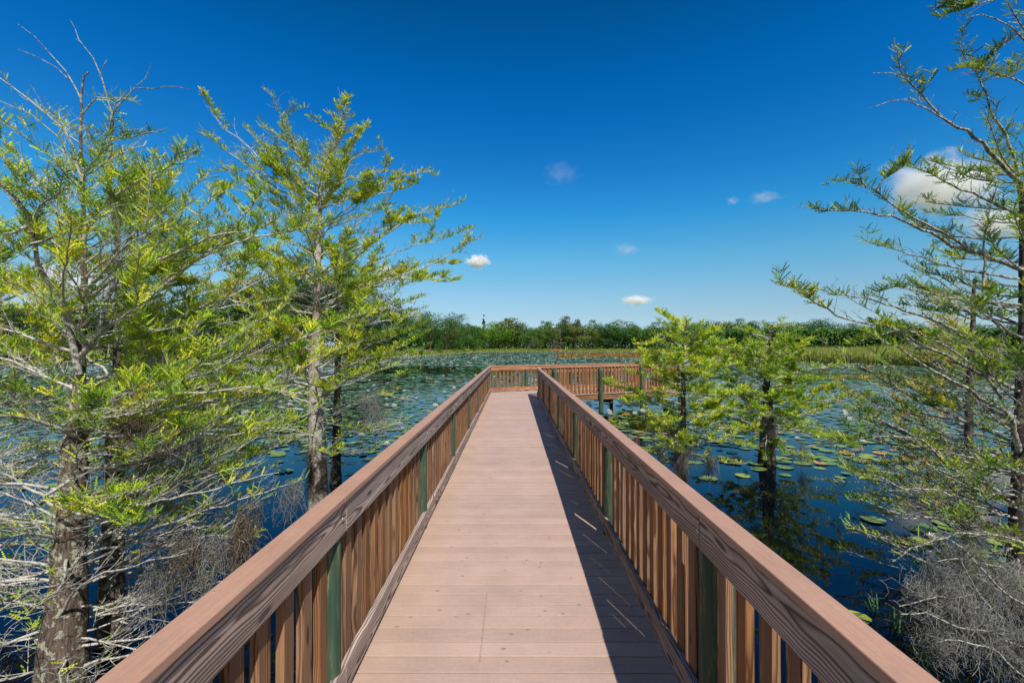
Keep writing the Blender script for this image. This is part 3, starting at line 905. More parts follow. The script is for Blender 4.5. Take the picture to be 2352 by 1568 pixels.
T.plimb([(254, 1330), (350, 1265), (420, 1245), (500, 1230), (560, 1245)], 4.0, 3.4, 0.012, leafy=0.1, sp=0.09, bare_p=.5)
T.plimb([(260, 1020), (400, 990), (520, 1000), (620, 980), (720, 1000)], 4.2, 4.0, 0.015, leafy=0.4, sp=0.1)
T.auto(42, 1.1, 3.1, (2.0, 1.0), (0.10, 0.75), (0.95, 0.8), az=(-1.2, 2.2))
T.auto(18, 0.3, 1.3, (1.9, 1.8), (0.0, 0.2), 0.75, az=(0.2, 2.0))
T.auto(14, -0.5, 0.8, (1.2, 1.5), (-0.1, 0.1), 0.2, az=(0.0, 2.4), sp=0.09, bare_p=.4)
T.auto(5, 3.0, 3.6, (0.8, 0.4), (0.3, 0.7), 0.5, r=0.008)
T.auto(26, -0.7, 0.9, (1.3, 1.8), (-0.1, 0.3), 0.10, az=(-0.4, 2.6), sp=0.065, tl=0.45, bare_p=.6, s0=.2)
counts.append(T.done())

# --- a third one at the very edge of the picture
T = Cypress('cypress_tree', 'leaning cypress at the far left edge with bare grey lower limbs over the water', low(-5.6, 4.6), 13, 'leaf_lime', 'trunk')
T.trunk([low(-5.6, 4.6), at(-70, 1100, 4.6), at(-40, 800, 4.6), at(-20, 500, 4.6), at(-30, 330, 4.6)], 0.12, 0.02, 1.4)
T.auto(26, 0.9, 3.1, (1.7, 0.9), (0.1, 0.7), 0.8, az=(0.3, 2.6))
T.auto(16, -0.4, 0.9, (1.6, 1.5), (-0.1, 0.1), 0.3, az=(0.4, 2.4))
T.auto(20, -0.6, 0.9, (1.5, 2.0), (-0.1, 0.3), 0.12, az=(0.3, 2.6), sp=0.065, tl=0.45, bare_p=.6)
counts.append(T.done())

# --- middle tree left of the walkway
T = Cypress('cypress_tree', 'tall airy cypress with a pale trunk just beyond the left railing', low(-2.98, 7.0), 21, 'leaf_mid', 'pale_trunk', leaf_len=(0.055, 0.11), pairs=4, tint=(0.15, 0.92), wid=0.15, lsp=0.0066, dens=0.5)
T.ylimit = 5.2
T.trunk([low(-2.98, 6.98), at(730, 1160, 7.0), at(727, 968, 7.0), at(722, 870, 7.0), at(726, 722, 7.0), at(729, 612, 7.02), at(733, 540, 7.04), at(735, 440, 7.05), at(742, 385, 7.05), at(762, 345, 7.05), at(777, 318, 7.05), at(772, 290, 7.05), at(767, 258, 7.05)], 0.135, 0.009, 1.35, rads=[(-1.3, .20), (-0.78, .165), (0.3, .135), (0.9, .112), (1.5, .085), (2.5, .06), (3.3, .042), (4.2, .026), (5.5, .009)])
G7 = dict(tl=0.5, sp=0.085)
T.plimb([(734, 500), (690, 462), (628, 427), (549, 367), (496, 328), (457, 303)], 7.05, 6.7, 0.020, leafy=0.9, **G7)
T.plimb([(720, 430), (647, 397), (601, 367), (549, 318), (510, 289), (482, 245), (470, 218)], 7.05, 7.2, 0.018, leafy=0.95, **G7)
T.plimb([(736, 430), (705, 395), (693, 367), (660, 322), (651, 292), (667, 259), (693, 246)], 7.05, 6.8, 0.014, leafy=0.85, tl=0.4, sp=0.12)
T.plimb([(660, 326), (624, 305), (595, 287)], 6.9, 6.8, 0.008, leafy=0.9, tl=0.3)
T.plimb([(739, 413), (788, 384), (828, 354), (861, 348), (880, 336)], 7.05, 7.0, 0.012, leafy=0.6, tl=0.35)
T.plimb([(775, 310), (740, 290), (712, 270)], 7.05, 6.9, 0.006, leafy=0.9, tl=0.22)
T.plimb([(770, 285), (795, 270), (815, 268)], 7.05, 7.1, 0.006, leafy=0.9, tl=0.22)
T.plimb([(776, 320), (800, 300), (825, 318)], 7.05, 7.1, 0.006, leafy=0.8, tl=0.22)
T.plimb([(734, 530), (775, 499), (841, 443), (890, 417), (923, 404), (985, 394)], 7.05, 7.0, 0.017, leafy=0.95, **G7)
T.plimb([(733, 630), (760, 610), (808, 577), (874, 545), (910, 522), (949, 495), (1002, 482), (1057, 466)], 7.03, 6.6, 0.020, leafy=0.9, **G7)
T.plimb([(730, 720), (805, 666), (890, 643), (956, 620), (1021, 591), (1071, 561), (1112, 541)], 7.02, 6.8, 0.020, leafy=0.85, **G7)
T.plimb([(735, 700), (896, 645), (956, 640), (1041, 650)], 7.02, 6.6, 0.016, leafy=0.95, **G7)
T.plimb([(800, 675), (870, 690), (930, 715), (985, 705)], 6.9, 6.6, 0.012, leafy=0.6, **G7)
T.plimb([(728, 940), (742, 921), (770, 891), (825, 875), (866, 850), (934, 837)], 7.0, 6.3, 0.018, leafy=0.45, **G7)
T.plimb([(728, 970), (797, 935), (866, 908), (934, 915)], 7.0, 6.5, 0.013, leafy=0.35, **G7)
T.plimb([(733, 590), (800, 560), (880, 520), (960, 512), (1010, 500)], 7.03, 7.4, 0.014, leafy=1.0, **G7)
T.plimb([(731, 660), (830, 612), (930, 572), (1020, 548), (1080, 525)], 7.03, 7.5, 0.015, leafy=1.0, **G7)
T.plimb([(730, 690), (850, 640), (950, 605), (1050, 605)], 7.0, 7.3, 0.014, leafy=1.0, **G7)
T.plimb([(735, 480), (820, 452), (900, 440), (965, 420)], 7.05, 7.5, 0.013, leafy=1.0, **G7)
T.plimb([(736, 440), (800, 412), (850, 398), (900, 395)], 7.05, 6.7, 0.012, leafy=0.9, **G7)
T.plimb([(733, 530), (650, 480), (560, 440), (480, 425)], 7.05, 7.5, 0.014, leafy=1.0, **G7)
T.plimb([(735, 450), (640, 410), (560, 392), (470, 395)], 7.05, 6.6, 0.013, leafy=0.9, **G7)
T.plimb([(730, 700), (800, 690), (890, 665), (980, 640)], 7.0, 6.4, 0.013, leafy=0.9, **G7)
T.plimb([(728, 780), (820, 750), (900, 735), (965, 720)], 7.0, 6.6, 0.013, leafy=0.9, **G7)
T.plimb([(726, 800), (660, 740), (610, 690), (560, 650)], 7.0, 7.1, 0.018, leafy=0.85, **G7)
T.plimb([(726, 850), (800, 800), (860, 770), (930, 745)], 7.0, 7.2, 0.016, leafy=0.95, **G7)
T.plimb([(733, 560), (690, 640), (650, 600), (560, 560), (480, 545)], 7.0, 7.2, 0.015, leafy=0.9, **G7)
T.plimb([(724, 900), (660, 880), (590, 905), (520, 890)], 7.0, 6.7, 0.014, leafy=0.7, **G7)
T.auto(40, 2.2, 4.7, (2.2, 1.1), (0.25, 0.8), 1.0, **G7)
T.auto(26, 1.05, 2.3, (2.2, 2.3), (0.0, 0.3), 0.95, **G7)
T.auto(9, 0.3, 1.0, (1.5, 1.9), (-0.1, 0.08), 0.3, **G7)
counts.append(T.done())

T = Cypress('cypress_tree', 'slim dark cypress trunk behind the pale-trunked tree by the left railing', low(-3.55, 9.1), 22, 'leaf_mid', 'dark_trunk', 'dark_branch', leaf_len=(0.07, 0.11), pairs=3, tint=(0.0, 0.7), wid=0.16, lsp=0.012)
T.ylimit = 6.5
T.trunk([low(-3.55, 9.1), at(770, 1110, 9.1), at(774, 960, 9.1), at(776, 800, 9.1), at(772, 640, 9.1), at(765, 560, 9.1)], 0.105, 0.03, 1.6)
T.auto(20, 0.2, 3.4, (1.7, 1.2), (0.0, 0.35), 0.75, tl=0.5, sp=0.14)
T.auto(10, -0.3, 0.5, (1.3, 1.4), (-0.1, 0.05), 0.25, tl=0.5, sp=0.14)
counts.append(T.done())

# --- two small cypresses right of the walkway
T = Cypress('cypress_tree', 'small bright green cypress with moss-draped trunk, directly beyond the right railing', low(3.36, 8.9), 31, 'leaf_small', 'dark_trunk', 'branch', leaf_len=(0.06, 0.115), pairs=3, tint=(0.3, 1.0), wid=0.17, lsp=0.0058, dens=0.65)
T.ylimit = 7.2
T.trunk([low(3.36, 8.9), at(1566, 1120, 8.9), at(1569, 1000, 8.9), at(1570, 900, 8.9), at(1569, 830, 8.9), at(1571, 770, 8.9), at(1578, 735, 8.9)], 0.10, 0.012, 1.5)
G9 = dict(tl=0.42, sp=0.11)
T.plimb([(1571, 800), (1530, 775), (1500, 790), (1455, 790)], 8.9, 8.6, 0.014, leafy=1.1, **G9)
T.plimb([(1571, 790), (1600, 760), (1620, 745)], 8.9, 8.7, 0.012, leafy=1.1, **G9)
T.plimb([(1571, 775), (1545, 760), (1525, 740)], 8.9, 8.9, 0.012, leafy=1.1, **G9)
T.plimb([(1571, 830), (1640, 800), (1700, 795), (1740, 790)], 8.9, 8.8, 0.014, leafy=1.1, **G9)
T.plimb([(1570, 930), (1520, 915), (1470, 915), (1440, 930)], 8.9, 8.5, 0.014, leafy=0.9, **G9)
T.plimb([(1570, 980), (1620, 1000), (1680, 1010), (1740, 1030)], 8.9, 8.6, 0.012, leafy=0.9, **G9)
T.auto(16, 1.45, 2.35, (1.2, 0.5), (0.0, 0.35), 1.1, **G9)
T.auto(36, 0.15, 1.6, (1.5, 1.3), (-0.08, 0.2), 1.0, **G9)
T.auto(10, -0.3, 0.4, (1.0, 1.1), (-0.15, 0.0), 0.6, **G9)
counts.append(T.done())

T = Cypress('cypress_tree', 'small cypress with a thick dark base mirrored in open blue water', low(6.05, 10.75), 32, 'leaf_small', 'dark_trunk', 'branch', leaf_len=(0.065, 0.12), pairs=3, tint=(0.15, 0.85), wid=0.17, lsp=0.0058, dens=0.65)
T.ylimit = 8.3
T.trunk([low(6.05, 10.75), at(1762, 1065, 10.7), at(1764, 980, 10.75), at(1762, 900, 10.8), at(1760, 850, 10.8), at(1758, 820, 10.8), at(1772, 800, 10.8), at(1768, 775, 10.8), at(1776, 748, 10.8)], 0.15, 0.014, 1.35, rads=[(-1.3, .24), (-0.78, .20), (-.2, .165), (.5, .12), (1.2, .07), (1.7, .045), (2.5, .014)])
T.plimb([(1768, 780), (1740, 768), (1715, 762), (1690, 752)], 10.8, 10.5, 0.016, leafy=0.8, **G9)
T.plimb([(1774, 752), (1800, 748), (1820, 742)], 10.8, 10.7, 0.012, leafy=0.9, **G9)
T.plimb([(1770, 795), (1790, 775), (1797, 758)], 10.8, 10.8, 0.014, leafy=0.4, **G9)
T.plimb([(1765, 905), (1830, 880), (1890, 870), (1930, 872)], 10.8, 10.3, 0.016, leafy=0.6, **G9)
T.auto(14, 1.3, 2.3, (1.1, 0.6), (0.0, 0.3), 0.8, **G9)
T.auto(54, 0.0, 1.75, (2.1, 1.4), (-0.08, 0.2), 1.1, **G9)
T.auto(14, -0.5, 0.3, (1.3, 1.6), (-0.15, 0.0), 0.7, **G9)
counts.append(T.done())

# --- large tree on the right edge
T = Cypress('cypress_tree', 'large dark-limbed cypress at the right edge reaching out towards the walkway', low(5.3, 4.75), 41, 'leaf_right', 'dark_trunk', 'dark_branch', leaf_len=(0.06, 0.125), pairs=5, tint=(0.05, 0.72), lsp=0.0070, wid=0.14)
T.trunk([low(5.22, 4.75), at(2338, 1300, 4.75), at(2345, 1050, 4.75), at(2350, 800, 4.75), at(2352, 600, 4.75), at(2348, 450, 4.75), at(2335, 400, 4.7)], 0.10, 0.022, 1.4)
K = dict(tl=0.30, sp=0.08)
T.plimb([(2345, 420), (2330, 405), (2275, 347), (2223, 301), (2188, 284), (2119, 219), (2087, 183), (2070, 164), (2062, 115)], 4.7, 4.2, 0.024, r1=0.004, leafy=0.7, s0=.15, **K)
T.plimb([(2188, 284), (2128, 250), (2078, 232), (2046, 230), (2009, 245)], 4.45, 4.3, 0.009, leafy=0.10, sp=0.2, tl=0.15, tip=False)
T.plimb([(2085, 183), (2045, 166), (2005, 168)], 4.25, 4.2, 0.005, leafy=0, sp=0.5, tl=0.1, tip=False)
T.plimb([(2340, 410), (2313, 309), (2283, 268), (2259, 197), (2242, 164), (2218, 128), (2203, 96), (2219, 63)], 4.7, 4.6, 0.018, leafy=0.65, **K)
T.plimb([(2242, 164), (2270, 140), (2300, 110), (2340, 80)], 4.6, 4.5, 0.007, leafy=0.9, **K)
T.plimb([(2390, 130), (2352, 85), (2327, 63), (2283, 41), (2256, 33), (2220, 41)], 4.4, 4.3, 0.011, leafy=0.12, sp=.2, tl=.2, tip=False)
T.plimb([(2380, 110), (2350, 55), (2325, 20), (2308, -10)], 4.4, 4.3, 0.013, leafy=0.5, **K)
T.plimb([(2340, -20), (2280, 2), (2220, 14), (2148, 16)], 4.4, 4.2, 0.008, leafy=1.1, **K)
T.plimb([(2360, 200), (2320, 180), (2270, 160), (2210, 152)], 4.6, 4.4, 0.009, leafy=0.9, **K)
T.plimb([(2355, 500), (2322, 485), (2275, 463), (2231, 444), (2190, 425), (2150, 403), (2098, 384), (2075, 378)], 4.75, 4.2, 0.017, leafy=0.55, **K)
T.plimb([(2350, 620), (2270, 590), (2188, 564), (2155, 542), (2119, 529), (2068, 504), (2027, 493), (1958, 485), (1893, 480), (1860, 474)], 4.75, 4.0, 0.024, r1=0.004, leafy=0.65, s0=0.15, **K)
T.plimb([(2230, 578), (2166, 532), (2122, 515), (2081, 490), (2040, 458), (2016, 439), (1980, 429), (1947, 414), (1914, 414)], 4.6, 4.1, 0.016, leafy=0.6, **K)
T.plimb([(2016, 439), (2027, 414), (2050, 398), (2078, 384), (2083, 365), (2090, 340)], 4.2, 4.1, 0.008, leafy=1.1, **K)
T.plimb([(1990, 432), (1975, 400), (1965, 380)], 4.15, 4.1, 0.005, leafy=1.0, tl=.15)
T.plimb([(2259, 668), (2262, 543), (2275, 477), (2289, 433), (2292, 417), (2270, 388)], 4.6, 4.5, 0.014, leafy=0.35, **K)
T.plimb([(2340, 640), (2250, 625), (2160, 605), (2117, 592), (2089, 584), (2048, 570), (2024, 564), (1977, 545)], 4.7, 4.2, 0.014, leafy=0.55, **K)
T.plimb([(2345, 700), (2240, 690), (2160, 680), (2080, 660), (2000, 670)], 4.7, 4.2, 0.014, leafy=0.9, **K)
T.plimb([(2200, 760), (2130, 730), (2078, 715), (2037, 698), (2002, 686), (1966, 682), (1920, 676), (1887, 665), (1850, 655)], 4.5, 4.0, 0.014, leafy=0.35, **K)
T.plimb([(2347, 900), (2280, 870), (2200, 830), (2106, 786), (2054, 756), (1947, 734), (1903, 712), (1871, 693), (1849, 679), (1821, 663), (1782, 652)], 4.75, 3.9, 0.022, r1=0.004, leafy=0.6, s0=0.15, **K)
T.plimb([(1871, 693), (1845, 670), (1835, 655)], 3.95, 3.9, 0.005, leafy=1.2, tl=.15, sp=.05)
T.plimb([(2343, 1050), (2330, 998), (2316, 949), (2275, 927), (2234, 902), (2190, 875), (2122, 839), (2081, 809), (2040, 787), (1990, 760)], 4.75, 4.1, 0.030, leafy=0.6, **K)
T.plimb([(2343, 980), (2259, 860), (2180, 800), (2090, 760), (2010, 770), (1950, 790)], 4.75, 4.2, 0.016, leafy=0.8, **K)
T.plimb([(2335, 1160), (2259, 1107), (2190, 1080), (2166, 1055), (2122, 1012), (2095, 998), (2054, 979), (1999, 952), (1972, 927), (1931, 889)], 4.75, 4.1, 0.024, leafy=0.75, **K)
T.plimb([(2120, 1010), (2060, 1000), (2000, 1005), (1940, 1015), (1900, 1010)], 4.4, 4.1, 0.009, leafy=0.9, **K)
T.plimb([(2335, 1190), (2230, 1160), (2148, 1124), (2081, 1121), (2013, 1094), (1960, 1085), (1925, 1040)], 4.7, 4.0, 0.016, leafy=0.5, **K)
T.plimb([(2320, 1330), (2240, 1320), (2150, 1303), (2122, 1290), (2068, 1259), (2035, 1237), (1988, 1224), (1936, 1199)], 4.5, 4.0, 0.013, leafy=0.25, bare_p=.4, **K)
T.plimb([(2330, 1250), (2240, 1210), (2140, 1190), (2060, 1180), (1990, 1150), (1950, 1148)], 4.6, 4.1, 0.014, leafy=0.45, bare_p=.3, **K)
T.plimb([(2400, 1330), (2352, 1314), (2272, 1295), (2218, 1287), (2150, 1290)], 4.0, 3.6, 0.011, leafy=0.1, bare_p=.6, **K)
T.plimb([(2420, 1540), (2341, 1467), (2300, 1418), (2259, 1371), (2218, 1309), (2195, 1262)], 3.7, 3.5, 0.015, leafy=0.08, bare_p=.6, **K)
T.plimb([(2400, 1500), (2330, 1480), (2270, 1450), (2200, 1440), (2130, 1405), (2070, 1410)], 3.6, 3.3, 0.010, leafy=0.0, bare_p=1, tl=.22, sp=.07)
T.plimb([(2390, 1400), (2320, 1370), (2240, 1290), (2180, 1240), (2120, 1225)], 3.6, 3.4, 0.011, leafy=0.05, bare_p=.9, tl=.25, sp=.07)
T.plimb([(2360, 1560), (2290, 1500), (2210, 1470), (2150, 1475)], 3.4, 3.2, 0.008, leafy=0.0, bare_p=1, tl=.2, sp=.07)
T.plimb([(2380, 1260), (2300, 1230), (2200, 1225), (2120, 1250), (2050, 1290)], 3.9, 3.6, 0.011, leafy=0.1, bare_p=.8, tl=.25, sp=.07)
T.plimb([(2240, 1365), (2190, 1370), (2130, 1375), (2065, 1392)], 3.6, 3.4, 0.007, leafy=0.0, **K)
T.plimb([(2345, 860), (2300, 760), (2250, 700), (2180, 720), (2100, 700)], 4.7, 4.5, 0.016, leafy=0.8, **K)
T.auto(16, 2.3, 4.3, (1.2, 0.8), (0.1, 0.5), 0.7, az=(-3.0, 0.8), **K)
T.auto(30, 0.6, 2.4, (1.8, 1.4), (0.0, 0.35), 0.6, az=(-2.6, 0.3), **K)
T.auto(26, -0.55, 0.7, (1.5, 1.7), (-0.1, 0.15), 0.25, az=(-2.7, 0.0), bare_p=.45, tl=.36, sp=.065)
T.auto(24, -0.6, 1.2, (1.4, 2.0), (-0.1, 0.35), 0.2, az=(-2.9, 0.2), bare_p=.5, tl=.36, sp=.07)
counts.append(T.done())

T = Cypress('cypress_tree', 'olive-leaved cypress partly hidden behind the large tree at the right edge', low(6.35, 6.35), 42, 'leaf_right', 'dark_trunk', 'dark_branch', leaf_len=(0.055, 0.105), pairs=4, tint=(0.3, 1.0), wid=0.15, lsp=0.009)
T.ylimit = 4.4
T.trunk([low(6.35, 6.35), at(2225, 1230, 6.35), at(2225, 1000, 6.35), at(2228, 850, 6.35), at(2235, 720, 6.35), at(2240, 640, 6.35)], 0.08, 0.02, 1.6)
T.auto(22, 0.4, 2.6, (1.7, 0.9), (0.0, 0.4), 0.8, az=(-2.6, 0.8), tl=.45, sp=.12)
T.auto(18, -0.5, 0.6, (1.6, 1.7), (-0.1, 0.1), 0.6, az=(-2.6, 0.4), tl=.45, sp=.12)
counts.append(T.done())
print('LEAVES', counts)

# ------------------------------------------------------------------ spanish moss
def moss(label, anchors, n, length, spread, seed, mat='moss', rad=0.0014, curl=0.02, group=None, down=1.0):
    rr = np.random.default_rng(seed); tb = Tubes()
    anchors = [Vector(a) for a in anchors]; b0 = anchors[0]
    for k in range(n):
        if len(anchors) > 1:
            f = rr.uniform(0, len(anchors) - 1); i = min(int(f), len(anchors) - 2)
            p = anchors[i].lerp(anchors[i + 1], f - i)
        else: p = anchors[0]
        p = np.array((p - b0)[:]) + rr.normal(0, 1, 3) * spread * np.array([1, 1, 0.6])
        L = length * rr.uniform(0.25, 1.0); m = 9
        t = np.linspace(0, 1, m); w1, w2 = rr.uniform(4, 13, 2); p1, p2 = rr.uniform(0, 6.28, 2)
        c = curl * rr.uniform(0.5, 1.5)
        dr = rr.normal(0, 0.22, 2)
        pts = np.stack([p[0] + c * np.sin(w1 * t + p1) + dr[0] * t * L, p[1] + c * np.cos(w2 * t + p2) + dr[1] * t * L, p[2] - L * t * down + c * 0.8 * np.sin(w2 * t + p1)], axis=1)
        tb.add(pts, np.full(m, rad), 3)
    v, q = tb.arrays()
    o = obj('spanish_moss', mesh_np('spanish_moss', v, quads=q), M[mat], None, tuple(b0))
    tag(o, label, 'spanish moss', group or 'clumps of spanish moss hanging from the cypresses')


mc = [(2128, 1335, 3.6, .30, 'outermost short grey moss column on the dead limb at bottom right'), (2165, 1300, 3.6, .50, 'long grey moss column on the dead limb, next to the outermost short one'),
      (2205, 1250, 3.75, .42, 'high grey moss column hanging above the dead limb at bottom right'), (2212, 1360, 3.55, .50, 'grey moss column in the middle of the bottom right tangle'),
      (2255, 1330, 3.7, .55, 'broad grey moss column behind the dead limb at bottom right'), (2268, 1430, 3.5, .40, 'low grey moss column touching the bottom of the picture near the corner'),
      (2305, 1290, 3.8, .60, 'tall grey moss column by the dark trunk at the right edge'), (2325, 1440, 3.6, .45, 'grey moss column in the very bottom right corner'), (2150, 1450, 3.5, .26, 'small low grey moss tuft between the grass sprigs and the tangle')]
for i, (px, py, Y, L, lb) in enumerate(mc):
    moss(lb, [at(px - 16, py + 10, Y), at(px, py, Y), at(px + 18, py + 12, Y)], 130, L, 0.055, 60 + i, 'moss' if i % 3 else 'moss_pale', curl=0.04, rad=0.0016)
moss('grey moss column on the trunk behind the right edge tree', [at(2225, 1080, 6.2), at(2228, 1180, 6.2), at(2240, 1240, 6.1)], 350, 0.5, 0.05, 3, rad=0.002)
moss('thick grey moss beard wrapped down the trunk of the small cypress by the right railing', [at(1555, 960, 8.82), at(1556, 1040, 8.82), at(1566, 1060, 8.78), at(1585, 1000, 8.8)], 700, 0.5, 0.065, 4, rad=0.0022, curl=0.012)
moss('thin grey moss streamer hanging left of the small moss-draped cypress', [at(1512, 1010, 8.6), at(1518, 1040, 8.6)], 90, 0.45, 0.035, 5, rad=0.002)
moss('grey moss tuft dangling between the two small cypresses', [at(1628, 1042, 8.5), at(1635, 1060, 8.5)], 130, 0.5, 0.04, 6, rad=0.002)
moss('small dark moss streamer hanging right of the dark-based small cypress', [at(1845, 1015, 10.2), at(1846, 1040, 10.2)], 70, 0.5, 0.025, 7, rad=0.002)
moss('grey moss on the dark base of the small mirrored cypress', [at(1752, 960, 10.55), at(1778, 1000, 10.6)], 220, 0.4, 0.08, 8, rad=0.0022)
moss('brown grey moss column hanging low over the left cap board', [at(565, 1150, 3.5), at(560, 1200, 3.5), at(545, 1260, 3.45)], 200, 0.40, 0.04, 9, 'moss_brown', curl=0.035, rad=0.0017)
moss('wispy grey moss hanging in front of the thinner twin trunk', [at(480, 1230, 3.5), at(505, 1250, 3.45)], 110, 0.42, 0.06, 17, curl=0.035, rad=0.0017)
moss('pale wispy moss strand above the left railing near the forked twigs', [at(655, 1120, 3.6), at(690, 1110, 3.6)], 90, 0.30, 0.03, 10, curl=0.02, rad=0.0012)
moss('curly pale moss knot between the twin trunks on the left', [at(390, 960, 3.9), at(410, 990, 3.9), at(440, 975, 3.9)], 120, 0.36, 0.06, 11, curl=0.05, rad=0.0018)
moss('long thin moss strand trailing down beside the left cap board corner', [at(345, 1290, 3.3), at(360, 1320, 3.3)], 60, 0.5, 0.02, 12, curl=0.025, rad=0.0013)
moss('brown moss knot on the big lichened trunk', [at(290, 960, 3.65), at(320, 970, 3.65)], 110, 0.22, 0.06, 13, 'moss_brown', curl=0.035, rad=0.0015)
moss('grey moss beard hanging under the lower limb of the pale-trunked cypress', [at(835, 900, 6.6), at(850, 925, 6.6), at(875, 915, 6.6)], 110, 0.6, 0.05, 14, rad=0.002)
moss('brown grey fuzz of moss coating the pale trunk above the left railing', [at(712, 1030, 6.86), at(716, 1120, 6.86), at(746, 1100, 6.86), at(745, 1040, 6.88)], 420, 0.16, 0.035, 15, 'moss_brown', rad=0.0018, curl=0.02)
moss('grey moss wisp above the broken left limb stub', [at(420, 1240, 3.4), at(440, 1250, 3.4)], 110, 0.38, 0.06, 16, 'moss_brown', curl=0.035, rad=0.0017)

# ------------------------------------------------------------------ lily pads
def pad_mesh(name, seed, curl=0.0, notch=0.30):
    rr = random.Random(seed); n = 22
    V = [(0.0, 0.0, 0.0)]; ph = [rr.uniform(0, 6.28) for _ in range(3)]
    for ring, f in ((1, 0.55), (2, 0.93), (3, 1.0)):
        for i in range(n + 1):
            a = notch / 2 + (2 * math.pi - notch) * i / n
            r = f * (1 + 0.035 * math.sin(3 * a + ph[0]) + 0.02 * math.sin(7 * a + ph[1]))
            z = 0.012 * math.sin(2 * a + ph[2]) * f + (0.02 if ring == 3 else 0.0)
            if curl: z += curl * max(0.0, math.cos(a - ph[0])) ** 2 * f * f
            V.append((r * math.cos(a), r * math.sin(a), z))
    T, Q = [], []
    for i in range(n): T.append((0, 1 + i, 2 + i))
    for k in range(2):
        for i in range(n):
            a = 1 + k * (n + 1) + i
            Q.append((a, a + n + 1, a + n + 2, a + 1))
    return mesh_np(name, V, tris=T, quads=Q, smooth=True)


def cover(x, y):
    """share of the water hidden by pads at x,y"""
    if y < 1: return 0
    if abs(x) < 1.25 and y < 19.6: return 0
    px = 1176 + F * x / y
    rel = Vector((x - A0.x, y - A0.y, 0)); t = rel.dot(U); s = rel.dot(NV)
    r = math.hypot(x, y)
    if r > float(shore(math.degrees(math.atan2(x, y)))) + 1: return 0
    ns = mnoise.noise(Vector((x * 0.10, y * 0.07, 1.7))); n2 = mnoise.noise(Vector((x * 0.35, y * 0.22, 8.1)))
    if x < 0:
        if y < 8.6: c = 0.0
        elif y < 10.5: c = 0.05
        elif y < 12.5: c = 0.30
        elif y < 17: c = 0.52 if px < 800 else 0.38
        elif y < 29: c = 0.42 if px > 800 else 0.55
        elif y < 45: c = 0.50
        elif y < 61: c = 0.05 if px > 560 else 0.4
        else: c = 0.93
    else:
        if -WID - 0.3 < s < 3.0 and -0.5 < t < LEN2: c = 0.10
        elif 5.2 < x < 6.8 and 5.0 < y < 7.3: c = 0.26
        elif y < 9.4: c = 0.006
        elif y < 10.6: c = 0.07
        elif y < 19: c = 0.62 if x < 6.0 else 0.50
        elif y < 38: c = 0.42 if px > 1500 else 0.55
        elif y < 46 and px > 1800: c = 0.10
        elif y < 46: c = 0.6
        else: c = 0.88
    c *= 1 + 0.5 * ns + 0.45 * n2
    return c


pads = []
bins = [(4.5, 14, 0.155), (14, 22, 0.150), (22, 34, 0.17), (34, 52, 0.27), (52, 80, 0.38), (80, 130, 0.60), (130, 240, 1.0)]
pr_ = random.Random(99)
for y0, y1, rad in bins:
    half = 1.22
    area = half * (y1 * y1 - y0 * y0)
    for _ in range(int(area / (math.pi * rad * rad) * (2.1 if y1 <= 34 else 1.25))):
        y = math.sqrt(pr_.uniform(y0 * y0, y1 * y1)); x = pr_.uniform(-half, half) * y
        if pr_.random() < cover(x, y):
            pads.append((x, y, rad * pr_.uniform(0.62, 1.25)))
# keep near pads from piling up on one another
grid = {}; keep = []
for x, y, r in pads:
    if y < 30:
        key = (int(x / 0.4), int(y / 0.4)); bad = False
        for i in (-1, 0, 1):
            for j in (-1, 0, 1):
                for (a, b, c) in grid.get((key[0] + i, key[1] + j), ()):
                    if (a - x) ** 2 + (b - y) ** 2 < (0.70 * (r + c)) ** 2: bad = True
        if bad: continue
        grid.setdefault(key, []).append((x, y, r))
    keep.append((x, y, r))
pads = keep
# the pads that show largest become objects of their own
vis = [p for p in pads if abs(p[0] / p[1]) < 1.10]
vis.sort(key=lambda p: -(p[2] ** 2) / p[1] ** 3)
big = set(id(p) for p in vis[:290])
pad_me = [pad_mesh('lily_pad', i) for i in range(4)]
for me in pad_me: me.materials.append(M['pad'])
old_me = [pad_mesh('lily_pad', 20 + i, curl=0.25) for i in range(2)]
for me in old_me: me.materials.append(M['pad_old'])
red_me = [pad_mesh('lily_pad', 30 + i, curl=0.75) for i in range(2)]
for me in red_me: me.materials.append(M['pad_red'])
far_v, far_t, far_tint = [], [], []; nb = 0


def region(x, y):
    if x < 0:
        return 'in the open water left of the walkway' if 1176 + F * x / y > 760 else 'behind the cypress trees on the left'
    if 4.9 < x < 6.8 and y < 7.4: return 'under the hanging branches at the right edge'
    rel = Vector((x - A0.x, y - A0.y, 0))
    if x < 4.2 and y < 20: return 'in the corner between right railing and turned walkway'
    return 'on the pond behind the small cypresses on the right'


